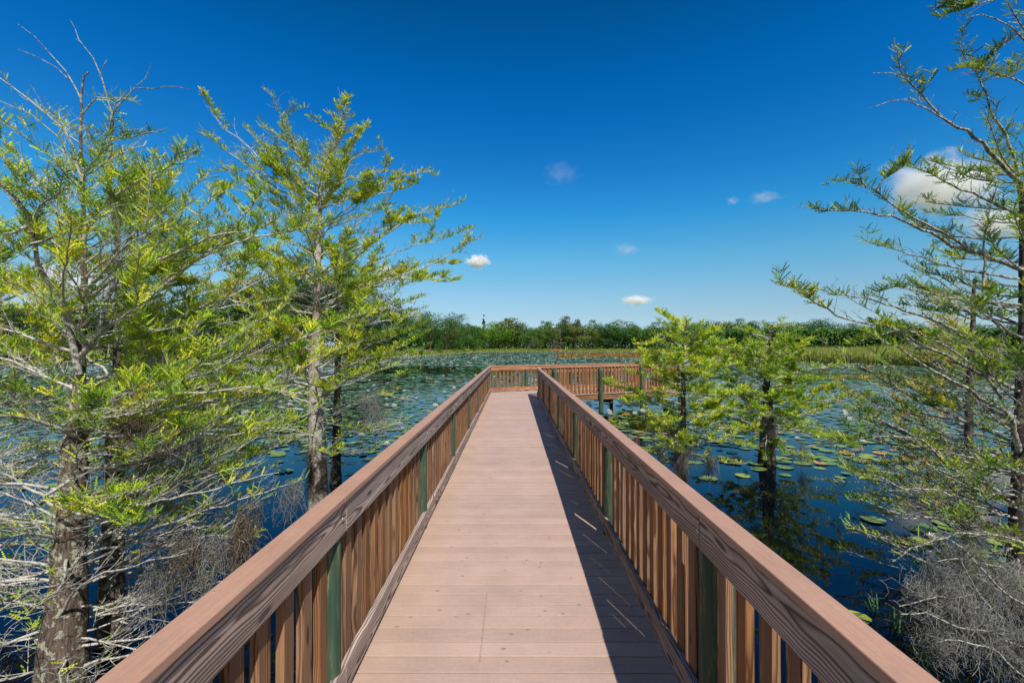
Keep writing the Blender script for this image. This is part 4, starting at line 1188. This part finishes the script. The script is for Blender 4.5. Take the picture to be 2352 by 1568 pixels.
for p in pads:
    x, y, r = p; rr = pr_
    kind = rr.random()
    if id(p) in big:
        if y < 11.5: kind = kind * 4 if kind > 0.02 else kind
        if kind < 0.055: me, word = rr.choice(old_me), 'aging orange'
        elif kind < 0.085: me, word = rr.choice(red_me), 'reddish upturned'
        else: me, word = rr.choice(pad_me), 'flat green round'
        o = bpy.data.objects.new('lily_pad', me)
        o.location = (x, y, WATER + rr.uniform(0.006, 0.022)); o.rotation_euler = (rr.gauss(0, .02), rr.gauss(0, .02), rr.uniform(0, 6.28)); o.scale = (r, r, r if word == 'flat green round' else r * 0.8)
        link(o)
        tag(o, f'{word} lily pad floating {region(x, y)}', 'lily pad', f'{word} lily pads {region(x, y)}')
    else:
        n = 9 if y < 40 else 7
        tt = rr.random() * 0.92
        if rr.random() < (0.05 if y < 45 else 0.03): tt = 0.97
        tilt = rr.gauss(0, 0.03), rr.gauss(0, 0.03)
        zc = WATER + rr.uniform(0.006, 0.03) + 0.02 * r
        if y > 52 and rr.random() < 0.3: zc += rr.uniform(0.02, 0.10)
        a0 = rr.uniform(0, 6.28); b0 = len(far_v)
        for i in range(n):
            a = a0 + i / n * 2 * math.pi; q = r * rr.uniform(0.85, 1.1)
            far_v.append((x + q * math.cos(a), y + q * math.sin(a), zc + q * (tilt[0] * math.cos(a) + tilt[1] * math.sin(a)) * (1 if y < 60 else 0.8)))
            far_tint.append(tt)
        far_t += [(b0, b0 + i, b0 + i + 1) for i in range(1, n - 1)]
tag(obj('lily_pads', mesh_np('lily_pads', far_v, tris=far_t, attr=far_tint), M['pad_far']), 'carpet of small distant lily pads covering the far pond surface', 'lily pads', kind='stuff')
print('PADS', len(pads))

# ------------------------------------------------------------------ water lily flowers
def petal_ring(bm, n, L, wd, elev, z0, rr):
    for i in range(n):
        a = i / n * 2 * math.pi + rr.uniform(-.1, .1); e = elev + rr.uniform(-.08, .08)
        d = Vector((math.cos(a) * math.cos(e), math.sin(a) * math.cos(e), math.sin(e))); sd_ = Vector((-math.sin(a), math.cos(a), 0)); upv = sd_.cross(d) * -1
        b = Vector((0, 0, z0))
        pts = [b + d * L * 0.1, b + d * L * 0.55 + sd_ * wd, b + d * L * 0.55 - sd_ * wd, b + d * L + Vector((0, 0, L * 0.12)), b + d * L * 0.5 - Vector((0, 0, L * 0.07))]
        v = [bm.verts.new(q) for q in pts]
        for f in ((0, 1, 4), (0, 4, 2), (1, 3, 4), (4, 3, 2)): bm.faces.new([v[k] for k in f])


def flower_parts(seed):
    rr = random.Random(seed); bm = bmesh.new()
    petal_ring(bm, 9, 0.075, 0.017, 0.30, 0.008, rr); petal_ring(bm, 8, 0.068, 0.015, 0.70, 0.012, rr); petal_ring(bm, 6, 0.055, 0.013, 1.05, 0.014, rr)
    pe = bm_mesh('petals', bm); pe.materials.append(M['petal'])
    bm = bmesh.new(); bmesh.ops.create_icosphere(bm, subdivisions=1, radius=0.018, matrix=Matrix.Translation((0, 0, 0.035)))
    st = bm_mesh('stamens', bm); st.materials.append(M['stamen'])
    return pe, st


fl = [flower_parts(i) for i in range(3)]
for pe, st in fl:
    pass
one_me = []
for i in range(3):   # far flowers: petals and stamens in one small mesh
    me = fl[i][0].copy(); me.name = 'water_lily'; one_me.append(me)
fr = random.Random(5); flowers = []
near_px = [(830, 1000), (722, 1002), (690, 996), (665, 982), (1043, 968), (888, 1021), (1040, 950), (905, 935), (985, 1000),
           (1745, 965), (1752, 1000), (1490, 945), (1495, 975), (2010, 985), (2085, 1010), (1862, 1047), (1832, 1007), (1985, 1015), (2030, 900), (1985, 905), (1905, 930), (2140, 1235), (1660, 990),
           (430, 1025), (620, 990), (560, 950), (300, 960), (760, 905), (845, 900), (925, 918), (1000, 935)]
for px, py in near_px:
    p = at(px, py, 10); d = (p - Vector((0, 0, EYE))); k = (WATER + 0.03 - EYE) / d.z; q = Vector((0, 0, EYE)) + d * k
    flowers.append((q.x, q.y, fr.uniform(1.15, 1.6)))
while len(flowers) < 285:
    y = math.exp(fr.uniform(math.log(15), math.log(70))); x = fr.uniform(-1.1, 1.1) * y
    if abs(x) < 1.4: continue
    c = cover(x, y)
    if c < 0.25: continue
    flowers.append((x, y, fr.uniform(0.95, 1.5)))


def fregion(x, y):
    if y > 34: return 'far out among the distant lily pads'
    return region(x, y)


for i, (x, y, s) in enumerate(flowers):
    g_ = f'white water lilies {fregion(x, y)}'; lb = f'white water lily flower {fregion(x, y)}'
    if y < 16:
        e = empty('water_lily', (x, y, WATER + 0.015), fr.uniform(0, 6.28)); e.scale = (s, s, s); tag(e, lb, 'water lily', g_)
        pe, st = fl[i % 3]
        link(bpy.data.objects.new('petals', pe), e); link(bpy.data.objects.new('stamens', st), e)
    else:
        o = bpy.data.objects.new('water_lily', one_me[i % 3]); o.location = (x, y, WATER + 0.03); s2 = s * 1.5; o.scale = (s2, s2, s2 * 1.1); o.rotation_euler = (0, 0, fr.uniform(0, 6.28))
        link(o); tag(o, lb, 'water lily', g_)
fv, ft = [], []
nf = 0
while nf < 3400:
    ph = fr.uniform(-42, 40); rmax = float(shore(ph))
    rr_ = fr.uniform(60, rmax - 1) if fr.random() < 0.55 else rmax - abs(fr.gauss(0, 9)) - 1.5
    x, y = rr_ * math.sin(R(ph)), rr_ * math.cos(R(ph))
    if y < 55 or cover(x, y) < 0.3: continue
    nf += 1; s = 0.125 * fr.uniform(0.7, 1.5); z = WATER + 0.10; b0 = len(fv)
    for k in range(6):
        a = k / 6 * 6.283; fv.append((x + s * math.cos(a), y + s * math.sin(a), z + s * 0.7))
    fv.append((x, y, z - s * .3)); fv.append((x, y, z + s * 1.1))
    for k in range(6):
        ft.append((b0 + k, b0 + (k + 1) % 6, b0 + 6)); ft.append((b0 + k, b0 + (k + 1) % 6, b0 + 7))
tag(obj('water_lilies', mesh_np('water_lilies', fv, tris=ft), M['petal']), 'far scatter of tiny white lily flowers along the opposite shore', 'water lilies', kind='stuff')

# ------------------------------------------------------------------ grasses, reeds and weeds
def blades(n, fn, name, mat, label, cat, hr, wr, lean=0.25, seed=0):
    r = np.random.default_rng(seed); P = np.array([fn(r) for _ in range(n)])
    h = r.uniform(*hr, n) * P[:, 3]; w_ = r.uniform(*wr, n); a = r.uniform(0, 6.28, n)
    side = np.stack([np.cos(a), np.sin(a), np.zeros(n)], 1); ln = r.normal(0, lean, (n, 2)) * h[:, None]
    b = P[:, :3]; mid = b + np.stack([ln[:, 0] * .35, ln[:, 1] * .35, h * .6], 1); tip = b + np.stack([ln[:, 0], ln[:, 1], h], 1)
    V = np.stack([b - side * w_[:, None] / 2, b + side * w_[:, None] / 2, mid + side * w_[:, None] * .4, mid - side * w_[:, None] * .4, tip], 1).reshape(-1, 3)
    i = np.arange(n) * 5
    Q = np.stack([i, i + 1, i + 2, i + 3], 1); T_ = np.stack([i + 3, i + 2, i + 4], 1)
    t = np.repeat(np.clip(r.normal(.5, .22, n), 0, 1), 5)
    return tag(obj(name, mesh_np(name, V, tris=T_, quads=Q, attr=t), M[mat]), label, cat, kind='stuff')


def polar(r, ph, d):
    rr_ = float(shore(ph)) + d; x, y = rr_ * math.sin(R(ph)), rr_ * math.cos(R(ph))
    return x, y


def f_grass(r):
    ph = r.uniform(-42, 30); d = abs(r.normal(0, 7)) - 1.0
    x, y = polar(r, ph, d); return (x, y, float(ground_z(x, y)) - .05, 1.0 + 0.5 * mnoise.noise(Vector((x * .15, y * .15, 0))))


blades(26000, f_grass, 'grass', 'grass', 'tall yellow green grass along the far banks of the pond', 'grass', (0.5, 1.3), (0.10, 0.28), 0.3, 3)


def f_reed(r):
    ph = r.uniform(25.5, 60); base = float(shore(ph)); d = -r.uniform(0, 1) ** 0.8 * min(24, (ph - 24.5) * 5.5)
    x, y = polar(r, ph, d + 1.0)
    return (x, y, max(WATER - .1, float(ground_z(x, y)) - .1), 0.82 + 0.28 * mnoise.noise(Vector((x * .10, y * .10, 4))) + (0.1 if d > -6 else 0))


blades(42000, f_reed, 'reeds', 'reed', 'dense stand of olive and tan reeds behind the right hand trees', 'reeds', (2.3, 3.7), (0.05, 0.13), 0.13, 4)


def f_weed(r):
    y = r.uniform(112, 185); px = r.uniform(1285, 1700) + (y - 112) * -0.2
    for _ in range(4):
        if mnoise.noise(Vector((px * .022, y * .16, 2))) > 0.0: break
        px = r.uniform(1285, 1700) + (y - 112) * -0.2; y = r.uniform(112, 185)
    return ((px - 1176) / F * y, y, WATER - .05, 1.0)


blades(5200, f_weed, 'water_weeds', 'weed', 'band of orange brown water plants standing in the far pond', 'water weeds', (0.25, 0.6), (0.25, 0.6), 0.5, 5)


def sprig(px, py, Y, seed, label):
    rr = random.Random(seed); p = at(px, py, Y); d = p - Vector((0, 0, EYE)); k = (WATER - EYE) / d.z; q = Vector((0, 0, EYE)) + d * k
    lv = Leaves(); V, T_, t = [], [], []
    for i in range(9):
        a = rr.uniform(0, 6.28); e = rr.uniform(0.7, 1.45); L = rr.uniform(0.10, 0.26)
        b = Vector((rr.gauss(0, .02), rr.gauss(0, .02), -0.03 + rr.uniform(0, .1))); dd = Vector((math.cos(a) * math.cos(e), math.sin(a) * math.cos(e), math.sin(e))); sd_ = dd.cross(UP).normalized() * 0.006
        n0 = len(V); V += [(b - sd_)[:], (b + sd_)[:], (b + dd * L * .6 + sd_)[:], (b + dd * L * .6 - sd_)[:], (b + dd * L - Vector((0, 0, L * .15)))[:]]
        T_ += [(n0, n0 + 1, n0 + 2), (n0, n0 + 2, n0 + 3), (n0 + 3, n0 + 2, n0 + 4)]; t += [rr.random()] * 5
    tag(obj('grass_sprig', mesh_np('grass_sprig', V, tris=T_, attr=t), M['sprig'], None, tuple(q)), label, 'water grass', 'green grass sprigs rising from the water')


for i, (a, b, l) in enumerate([(2180 - 30, 1395, 'single green grass sprig in dark water, topmost of those by the right cap board'), (2060, 1450, 'tall green grass sprig rising from dark water between the right cap board and the moss'),
                               (2010, 1410, 'small thin green grass sprig nearest the right cap board'), (2140, 1490, 'green grass sprig growing beside the hanging moss at bottom right'), (2120, 1530, 'low green grass sprig at the very bottom of the dark water')]):
    sprig(a, b, 4, i, l)

# ------------------------------------------------------------------ far trees
def broadleaf(seed, h, wd, base_f=0.12, lobes=34, per=70, leaf=0.45, cone=0.0, droop=0.0):
    """crown verts around the origin (trunk foot) - leaf clumps on lumpy lobes"""
    r = np.random.default_rng(seed)
    V, tint = [], []
    zc = h * (1 + base_f) / 2; hz = h * (1 - base_f) / 2
    for k in range(lobes):
        u = r.normal(size=3); u /= np.linalg.norm(u); f = r.uniform(0.25, 0.95) ** 0.6
        c = np.array([u[0] * wd / 2 * f, u[1] * wd / 2 * f, zc + u[2] * hz * f * 0.92])
        if cone: c[:2] *= 1 - cone * (c[2] - h * base_f) / (h * (1 - base_f))
        rl = wd * r.uniform(0.12, 0.27)
        if cone: rl *= 1 - 0.6 * cone * (c[2] / h)
        n = int(per * r.uniform(.7, 1.3))
        d = r.normal(size=(n, 3)); d[:, 2] += 0.35; d /= np.linalg.norm(d, axis=1, keepdims=True)
        p = c + d * rl * r.uniform(0.65, 1.12, n)[:, None] * np.array([1, 1, 0.72])
        p[:, 2] = np.maximum(p[:, 2], h * base_f * .5)
        nrm = d + r.normal(0, 0.36, (n, 3)); nrm /= np.linalg.norm(nrm, axis=1, keepdims=True)
        a = np.cross(nrm, r.normal(size=(n, 3))); a /= np.linalg.norm(a, axis=1, keepdims=True); b = np.cross(nrm, a)
        s = leaf * r.uniform(0.5, 1.2, n)[:, None]
        V.append(np.stack([p - a * s * .7, p - b * s * .42, p + a * s * .75, p + b * s * .5], 1).reshape(-1, 3))
        tb = r.uniform(.15, .85); tint.append(np.repeat(np.clip(tb + r.normal(0, .16, n), 0, 1), 4))
    V = np.concatenate(V); t = np.concatenate(tint)
    return mesh_np('crown', V, quads=np.arange(len(V)).reshape(-1, 4), attr=t)


def far_trunk(seed, h, r0):
    rr = random.Random(seed); tb = Tubes()
    P = [(0, 0, -0.4)]; x = y = 0
    for k in range(1, 8):
        x += rr.gauss(0, h * .012); y += rr.gauss(0, h * .012); P.append((x, y, h * 0.72 * k / 7))
    tb.add(P, [r0 * (1.25 - k * .14) for k in range(8)], 8)
    for k in range(9):
        i = rr.randint(2, 6); a = rr.uniform(0, 6.28); L = h * rr.uniform(.18, .34); p = Vector(P[i]); e = rr.uniform(.2, .9)
        Q_ = [p[:]]
        for j in range(4):
            p = p + Vector((math.cos(a) * math.cos(e), math.sin(a) * math.cos(e), math.sin(e))) * L / 4; a += rr.gauss(0, .2); Q_.append(p[:])
        tb.add(Q_, [r0 * .4 * (1 - .2 * j) for j in range(5)], 5)
    v, q = tb.arrays(); me = mesh_np('trunk', v, quads=q, smooth=True); me.materials.append(M['oak_trunk']); return me


crowns = {}
def proto(key, n, **kw): crowns[key] = [broadleaf(hash_ * 7 + 3, **kw) for hash_ in range(n)]
# unit prototypes: 16 m tall, 15 m wide
proto('near', 5, h=16, wd=15, lobes=48, per=170, leaf=0.34, base_f=0.05)
proto('far', 7, h=16, wd=15, lobes=28, per=180, leaf=0.46, base_f=0.04)
proto('tall', 2, h=18, wd=10, lobes=40, per=55, leaf=0.6, base_f=0.10)
proto('cone', 1, h=14, wd=3.2, lobes=40, per=40, leaf=0.4, base_f=0.08, cone=0.75)
proto('bush', 3, h=5, wd=4.6, lobes=22, per=45, leaf=0.28, base_f=0.02)
trunks = {'near': [far_trunk(i, 16, .40) for i in range(3)], 'far': [far_trunk(i + 5, 16, .36) for i in range(3)], 'tall': [far_trunk(i + 9, 18, .32) for i in range(2)], 'cone': [far_trunk(20, 13, .2)], 'bush': [far_trunk(30, 4, .1)]}
mcopy = {}
ft_r = random.Random(77)


def plant(kind, px, Y, top, width_px, leaf, label, cat='tree', group=None, name='oak_tree'):
    """tree whose foot stands at px, Y metres away, its top at row `top`, width given in frame pixels"""
    x = (px - 1176) / F * Y; z = float(ground_z(x, Y)); topz = EYE + (796 - top) / F * Y; h = max(1.0, topz - z)
    i = ft_r.randrange(len(crowns[kind])); me = crowns[kind][i]
    if (kind, i, leaf) not in mcopy:
        c = me.copy(); c.name = 'crown'; c.materials.clear(); c.materials.append(M[leaf]); mcopy[(kind, i, leaf)] = c
    h0 = {'near': 16, 'far': 16, 'tall': 18, 'cone': 14, 'bush': 5}[kind]; w0 = {'near': 15, 'far': 15, 'tall': 10, 'cone': 3.2, 'bush': 4.6}[kind]
    zs = np.empty(len(me.vertices) * 3, dtype=np.float32); me.vertices.foreach_get('co', zs); sw = width_px / F * Y / w0; sh = h / float(np.percentile(zs[2::3], 99.7))
    e = empty(name, (x, Y, z), ft_r.uniform(0, 6.28)); e.scale = (sw, sw, sh)
    tag(e, label, cat, group)
    link(bpy.data.objects.new('crown', mcopy[(kind, i, leaf)]), e)
    t = ft_r.choice(trunks[kind]); link(bpy.data.objects.new('trunk', t), e)
    return e


GW = 'oaks of the nearer wood behind the left cypresses'
left = [(-230, 700), (-130, 715), (-30, 705), (60, 715), (150, 700), (235, 712), (320, 700), (400, 695), (470, 690), (520, 672), (560, 655), (600, 645), (640, 637), (680, 632), (725, 636), (770, 642), (815, 650), (852, 668), (888, 700)]
words = ['second', 'third', 'fourth', 'fifth', 'sixth', 'seventh', 'eighth', 'ninth', 'tenth', 'eleventh', 'twelfth', 'thirteenth', 'fourteenth', 'fifteenth', 'sixteenth', 'seventeenth', 'eighteenth', 'nineteenth', 'twentieth', 'twenty-first', 'twenty-second', 'twenty-third', 'twenty-fourth', 'twenty-fifth', 'twenty-sixth', 'twenty-seventh', 'twenty-eighth', 'twenty-ninth', 'thirtieth']
for k, (px, top) in enumerate(left):
    n = len(left) - 1 - k
    lb = 'rightmost dark oak of the tall nearer wood behind the left cypresses' if n == 0 else f'dark oak of the tall nearer wood behind the left cypresses, {words[n - 1]} from its right end'
    ph_ = math.atan((px - 1176) / F); Y = (float(shore(math.degrees(ph_))) + ft_r.uniform(9, 18)) * math.cos(ph_)
    plant('near', px, Y, top - 10, ft_r.uniform(125, 160) if k < 16 else 90, 'oak_deep', lb, group=GW)
for k in range(15):   # understorey closes the foot of the nearer wood
    px = -190 + k * 73 + ft_r.uniform(-15, 15)
    ph_ = math.atan((px - 1176) / F)
    plant('bush', px, (float(shore(math.degrees(ph_))) + ft_r.uniform(3, 6)) * math.cos(ph_), ft_r.uniform(752, 775), ft_r.uniform(70, 95), ft_r.choice(['oak_dark', 'oak_olive']), 'low dark shrub along the foot of the nearer wood on the left', 'shrub', 'low shrubs along the foot of the nearer left wood', 'shrub')

GF = 'trees of the far shore opposite the walkway'
front = [  # px, top row, width, leaf, kind, distance
    (918, 716, 62, 'oak_dark', 'far', 165), (950, 726, 56, 'oak_olive', 'far', 168), (985, 717, 62, 'oak_dark', 'far', 172), (1020, 735, 52, 'oak_olive', 'far', 180), (1045, 722, 60, 'oak_dark', 'far', 196),
    (1075, 742, 44, 'oak_dark', 'far', 215), (1098, 748, 40, 'oak_lime', 'far', 228),
    (1138, 737, 62, 'oak_lime', 'far', 246), (1167, 731, 50, 'oak_olive', 'tall', 254), (1200, 743, 52, 'oak_dark', 'far', 258), (1232, 748, 48, 'oak_dark', 'far', 262), (1250, 737, 36, 'oak_dark', 'tall', 270),
    (1285, 741, 56, 'oak_olive', 'far', 262), (1312, 743, 40, 'oak_dark', 'far', 268), (1340, 749, 52, 'oak_olive', 'far', 258), (1368, 740, 48, 'oak_dark', 'far', 266), (1398, 746, 54, 'oak_dark', 'far', 262),
    (1432, 742, 52, 'oak_dark', 'far', 266), (1464, 747, 50, 'oak_dark', 'far', 262), (1500, 743, 56, 'oak_dark', 'far', 265), (1535, 748, 48, 'oak_grey', 'far', 262), (1568, 744, 56, 'oak_dark', 'far', 264), (1604, 739, 58, 'oak_dark', 'far', 262), (1640, 737, 56, 'oak_dark', 'far', 256),
    (1676, 741, 58, 'oak_olive', 'far', 250), (1714, 738, 58, 'oak_dark', 'far', 246), (1752, 738, 60, 'oak_dark', 'far', 240), (1790, 744, 54, 'oak_olive', 'far', 226), (1826, 741, 58, 'oak_dark', 'far', 214), (1886, 734, 74, 'oak_dark', 'far', 190), (1850, 746, 50, 'oak_olive', 'far', 200),
    (1945, 746, 60, 'oak_dark', 'far', 188), (1995, 749, 64, 'oak_dark', 'far', 182), (2045, 742, 66, 'oak_dark', 'far', 176), (2100, 748, 70, 'oak_olive', 'far', 172), (2160, 745, 74, 'oak_dark', 'far', 168), (2225, 741, 76, 'oak_dark', 'far', 165), (2290, 746, 78, 'oak_dark', 'far', 165), (2355, 744, 80, 'oak_dark', 'far', 165), (2425, 744, 80, 'oak_dark', 'far', 165), (2500, 742, 84, 'oak_dark', 'far', 165)]
nm = {'oak_dark': 'dark green round oak', 'oak_olive': 'olive green rounded tree', 'oak_lime': 'bright yellow green tree', 'oak_grey': 'pale grey green tree'}
cnt = {}
for k, (px, top, wd, leaf, kind, Y) in enumerate(front):
    # each is told apart by colour and by its place counted from the narrow conifer at px 1109
    side = 'left' if px < 1109 else 'right'
    cnt.setdefault((leaf, side), []).append(k)
for (leaf, side), ks in cnt.items():
    ks.sort(key=lambda k: abs(front[k][0] - 1109))
    for j, k in enumerate(ks):
        px, top, wd, _, kind, Y = front[k]
        o_ = 'first' if j == 0 else words[j - 1]
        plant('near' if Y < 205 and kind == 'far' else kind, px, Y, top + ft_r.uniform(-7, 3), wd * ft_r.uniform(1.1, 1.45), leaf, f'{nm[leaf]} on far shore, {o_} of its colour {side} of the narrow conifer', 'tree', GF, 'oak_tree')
plant('cone', 1109, 262, 723, 13, 'oak_dark', 'narrow dark conifer spire rising above the far treeline', 'conifer', name='conifer_tree')
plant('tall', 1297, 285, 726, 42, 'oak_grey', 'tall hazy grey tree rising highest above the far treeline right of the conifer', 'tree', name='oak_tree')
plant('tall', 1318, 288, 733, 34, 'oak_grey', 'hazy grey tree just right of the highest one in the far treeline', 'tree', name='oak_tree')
# a closed wood behind the front row
fw = []
wt = []
r = np.random.default_rng(12)
NL = 80000
ph = r.uniform(-19, 54, NL); base = np.array([float(shore(p)) for p in ph]); dep = r.uniform(26, 70, NL); rad_ = np.where(ph > 25, np.maximum(base + 60, 185), base + dep)
rad_ = rad_ + r.uniform(0, 12, NL)
xx, yy = rad_ * np.sin(np.radians(ph)), rad_ * np.cos(np.radians(ph))
topz = EYE + np.array([(796 - 756 + 9 * mnoise.noise(Vector((p * 1.3, d * .03, 5)))) for p, d in zip(ph, dep)]) / F * yy
zz = r.uniform(0, 1, NL) ** 0.8 * topz
nrm = np.stack([r.normal(0, .6, NL), r.normal(-.6, .5, NL), r.normal(.5, .5, NL)], 1); nrm /= np.linalg.norm(nrm, axis=1, keepdims=True)
a = np.cross(nrm, r.normal(size=(NL, 3))); a /= np.linalg.norm(a, axis=1, keepdims=True); b = np.cross(nrm, a); p = np.stack([xx, yy, zz], 1); s = r.uniform(.25, .75, NL)[:, None]
V = np.stack([p - a * s, p - b * s * .6, p + a * s, p + b * s * .7], 1).reshape(-1, 3)
tag(obj('woods', mesh_np('woods', V, quads=np.arange(len(V)).reshape(-1, 4), attr=np.repeat(np.clip(r.normal(.35, .2, NL), 0, 1), 4)), M['oak_dark']), 'closed dark wood filling in behind the far shore trees', 'woods', kind='stuff')

GB = 'bushes at the edge of the far shore'
plant('bush', 1238, 240, 778, 19, 'oak_olive', 'rounded olive bush standing at the far waterline left of the red landing', 'bush', GB, 'bush')
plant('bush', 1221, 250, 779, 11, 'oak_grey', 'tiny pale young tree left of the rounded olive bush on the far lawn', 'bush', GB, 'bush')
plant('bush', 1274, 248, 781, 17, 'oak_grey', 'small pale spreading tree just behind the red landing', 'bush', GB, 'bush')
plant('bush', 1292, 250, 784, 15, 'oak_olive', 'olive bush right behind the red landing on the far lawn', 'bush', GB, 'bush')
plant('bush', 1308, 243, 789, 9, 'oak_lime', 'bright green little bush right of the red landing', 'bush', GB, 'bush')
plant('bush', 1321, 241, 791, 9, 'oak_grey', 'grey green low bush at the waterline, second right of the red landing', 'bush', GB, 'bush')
plant('bush', 965, 134, 795, 15, 'oak_dark', 'small dark bush on the grassy left bank', 'bush', GB, 'bush')
plant('bush', 940, 140, 797, 26, 'oak_olive', 'low olive thicket at the left end of the grassy bank', 'bush', GB, 'bush')
plant('bush', 1005, 160, 785, 26, 'oak_dark', 'dark undergrowth bush at the wood edge above the grassy bank', 'bush', GB, 'bush')
plant('bush', 1052, 200, 785, 34, 'oak_lime', 'light green undergrowth bush left of the bright yellow green tree', 'bush', GB, 'bush')
plant('bush', 1080, 218, 787, 30, 'oak_lime', 'second light green undergrowth bush left of the bright yellow green tree', 'bush', GB, 'bush')

# red landing, white posts and marker on the far shore
e = empty('boat_landing', ((1273 - 1176) / F * 236, 236, WATER)); tag(e, 'low red painted landing stage at the far waterline', 'landing stage')
me = box_mesh('deck', 4.6, 1.4, 0.34, 0.03); obj('deck', me, M['red_paint'], e, (0.4, 0, 0.95))
pm = box_mesh('post', 1.6, 0.22, 0.22, 0.02)
for dx in (-1.7, 0.4, 2.55): obj('post', pm, M['red_paint'], e, (dx, -0.55, 0.2), (0, math.pi / 2, 0))
obj('step', box_mesh('step', 1.6, 1.2, 0.3, 0.03), M['oak_trunk'], e, (-2.7, 0, 0.75))
def marker(px, Y, top, hgt, label, cap):
    x = (px - 1176) / F * Y; z = EYE + (796 - top) / F * Y - hgt
    e = empty('marker_post', (x, Y, z)); tag(e, label, 'post', 'posts along the far shore')
    obj('shaft', box_mesh('shaft', hgt + .6, 0.17, 0.17, 0.02), M['white_paint' if not cap else 'dark_paint'], e, (0, 0, hgt / 2 - .3), (0, math.pi / 2, 0))
    obj('cap', box_mesh('cap', 0.30, 0.30, 0.2, 0.05), M['white_paint'], e, (0, 0, hgt + .1))
marker(1213, 237, 799, 1.5, 'dark post with a white top at the far waterline left of the bushes', True)
marker(1297, 250, 796, 1.4, 'white post on the far lawn behind the red landing', False)
marker(1301, 251, 797, 1.2, 'shorter pale post just right of the white post on the far lawn', False)

# bird
bm = bmesh.new()
vs = [bm.verts.new(c) for c in ((-.42, 0, .10), (-.18, .07, .05), (-.18, -.06, .05), (0, .22, 0), (0, -.24, 0), (.18, .07, .05), (.18, -.06, .05), (.42, 0, .10), (0, 0, .05), (0, 0, -.06))]
for f_ in ((0, 2, 1), (1, 2, 8), (5, 8, 6), (5, 6, 7), (1, 8, 3), (2, 4, 8), (8, 5, 3), (8, 4, 6), (3, 9, 1), (1, 9, 2), (2, 9, 4), (3, 5, 9), (5, 6, 9), (6, 4, 9)): bm.faces.new([vs[k] for k in f_])
tag(obj('bird', bm_mesh('bird', bm), M['bird'], None, tuple(at(1799, 585, 330)), (0.3, 0.4, 0.6)), 'tiny dark bird gliding alone in the blue sky', 'bird')

# ------------------------------------------------------------------ clouds
def cloud_mat(name, dens, scale, seed, soft=1.0):
    m, nt, out = new_mat(name); g = N(nt)
    tc = g.n('ShaderNodeTexCoord').outputs['Object']
    # object space: unit ellipsoid -> fade to the rim, broken up by noise
    ln = g.n('ShaderNodeVectorMath', {0: tc}, operation='LENGTH').outputs['Value']
    nz = g.noise(g.vmul(g.vadd(tc, (seed * 3.7, seed * 1.3, seed)), (1.0, 1.0, 0.75)), scale * 1.35, 6.0, 0.62)
    f = g.math('ADD', g.math('SUBTRACT', 0.84, ln), g.math('MULTIPLY', g.math('SUBTRACT', nz, 0.5), 2.3))
    f = g.math('MULTIPLY', g.math('POWER', g.math('MULTIPLY', f, 1.7 / soft, clamp=True), 1.4), dens * 1.9)
    pv = g.n('ShaderNodeVolumePrincipled', {'Color': (1, 1, 1, 1), 'Anisotropy': -0.25}); g.link(f, pv.inputs['Density'])
    g.link(pv.outputs[0], out.inputs['Volume'])
    return m


def cloud(px, py, wpx, hpx, Y, dens, label, seed, scale=1.6, soft=1.0, tilt=0.0):
    c = at(px, py, Y); a = wpx / F * Y / 2; b = hpx / F * Y / 2
    bm = bmesh.new(); bmesh.ops.create_icosphere(bm, subdivisions=3, radius=1.15)
    o = obj('cloud', bm_mesh('cloud', bm), cloud_mat('cloud_vapour', dens / a, scale, seed, soft), None, tuple(c), (0, tilt, 0)); o.scale = (a, max(a * 0.6, b), b)
    tag(o, label, 'cloud', 'small white clouds in the blue sky')


cloud(2165, 425, 300, 155, 1500, 3.6, 'largest white cloud, upper right behind the cypress branches', 1, 1.5)
cloud(2300, 512, 210, 95, 1500, 3.0, 'second white cloud at the right edge just below the largest one', 2, 1.6)
cloud(1098, 601, 64, 40, 1700, 4.5, 'small puffy white cloud beside the tip of the pale-trunked cypress', 3, 1.5)
cloud(893, 630, 100, 56, 1700, 3.5, 'white cloud behind the branches of the pale-trunked cypress', 4, 1.5)
cloud(1462, 690, 84, 28, 1900, 3.2, 'small flat white cloud low above the far treeline', 5, 1.8)
cloud(1440, 573, 70, 34, 1800, 0.45, 'faint wisp of cloud in the middle of the sky', 6, 1.8, 1.5)
cloud(1290, 398, 110, 62, 1800, 0.2, 'very faint torn wisp high left of the middle of the sky', 7, 2.0, 1.6)
cloud(1755, 453, 90, 34, 1800, 0.6, 'thin white wisp right of the middle of the sky', 8, 1.8, 1.5)
cloud(1683, 461, 38, 24, 1800, 0.45, 'tiny white puff left of the thin wisp', 9, 1.6, 1.5)
cloud(2145, 690, 90, 26, 1900, 1.2, 'small low cloud behind the right cypress branches', 10, 1.7, 1.3)
cloud(140, 650, 260, 110, 1700, 1.6, 'broad pale cloud low behind the left foreground cypresses', 11, 1.5)
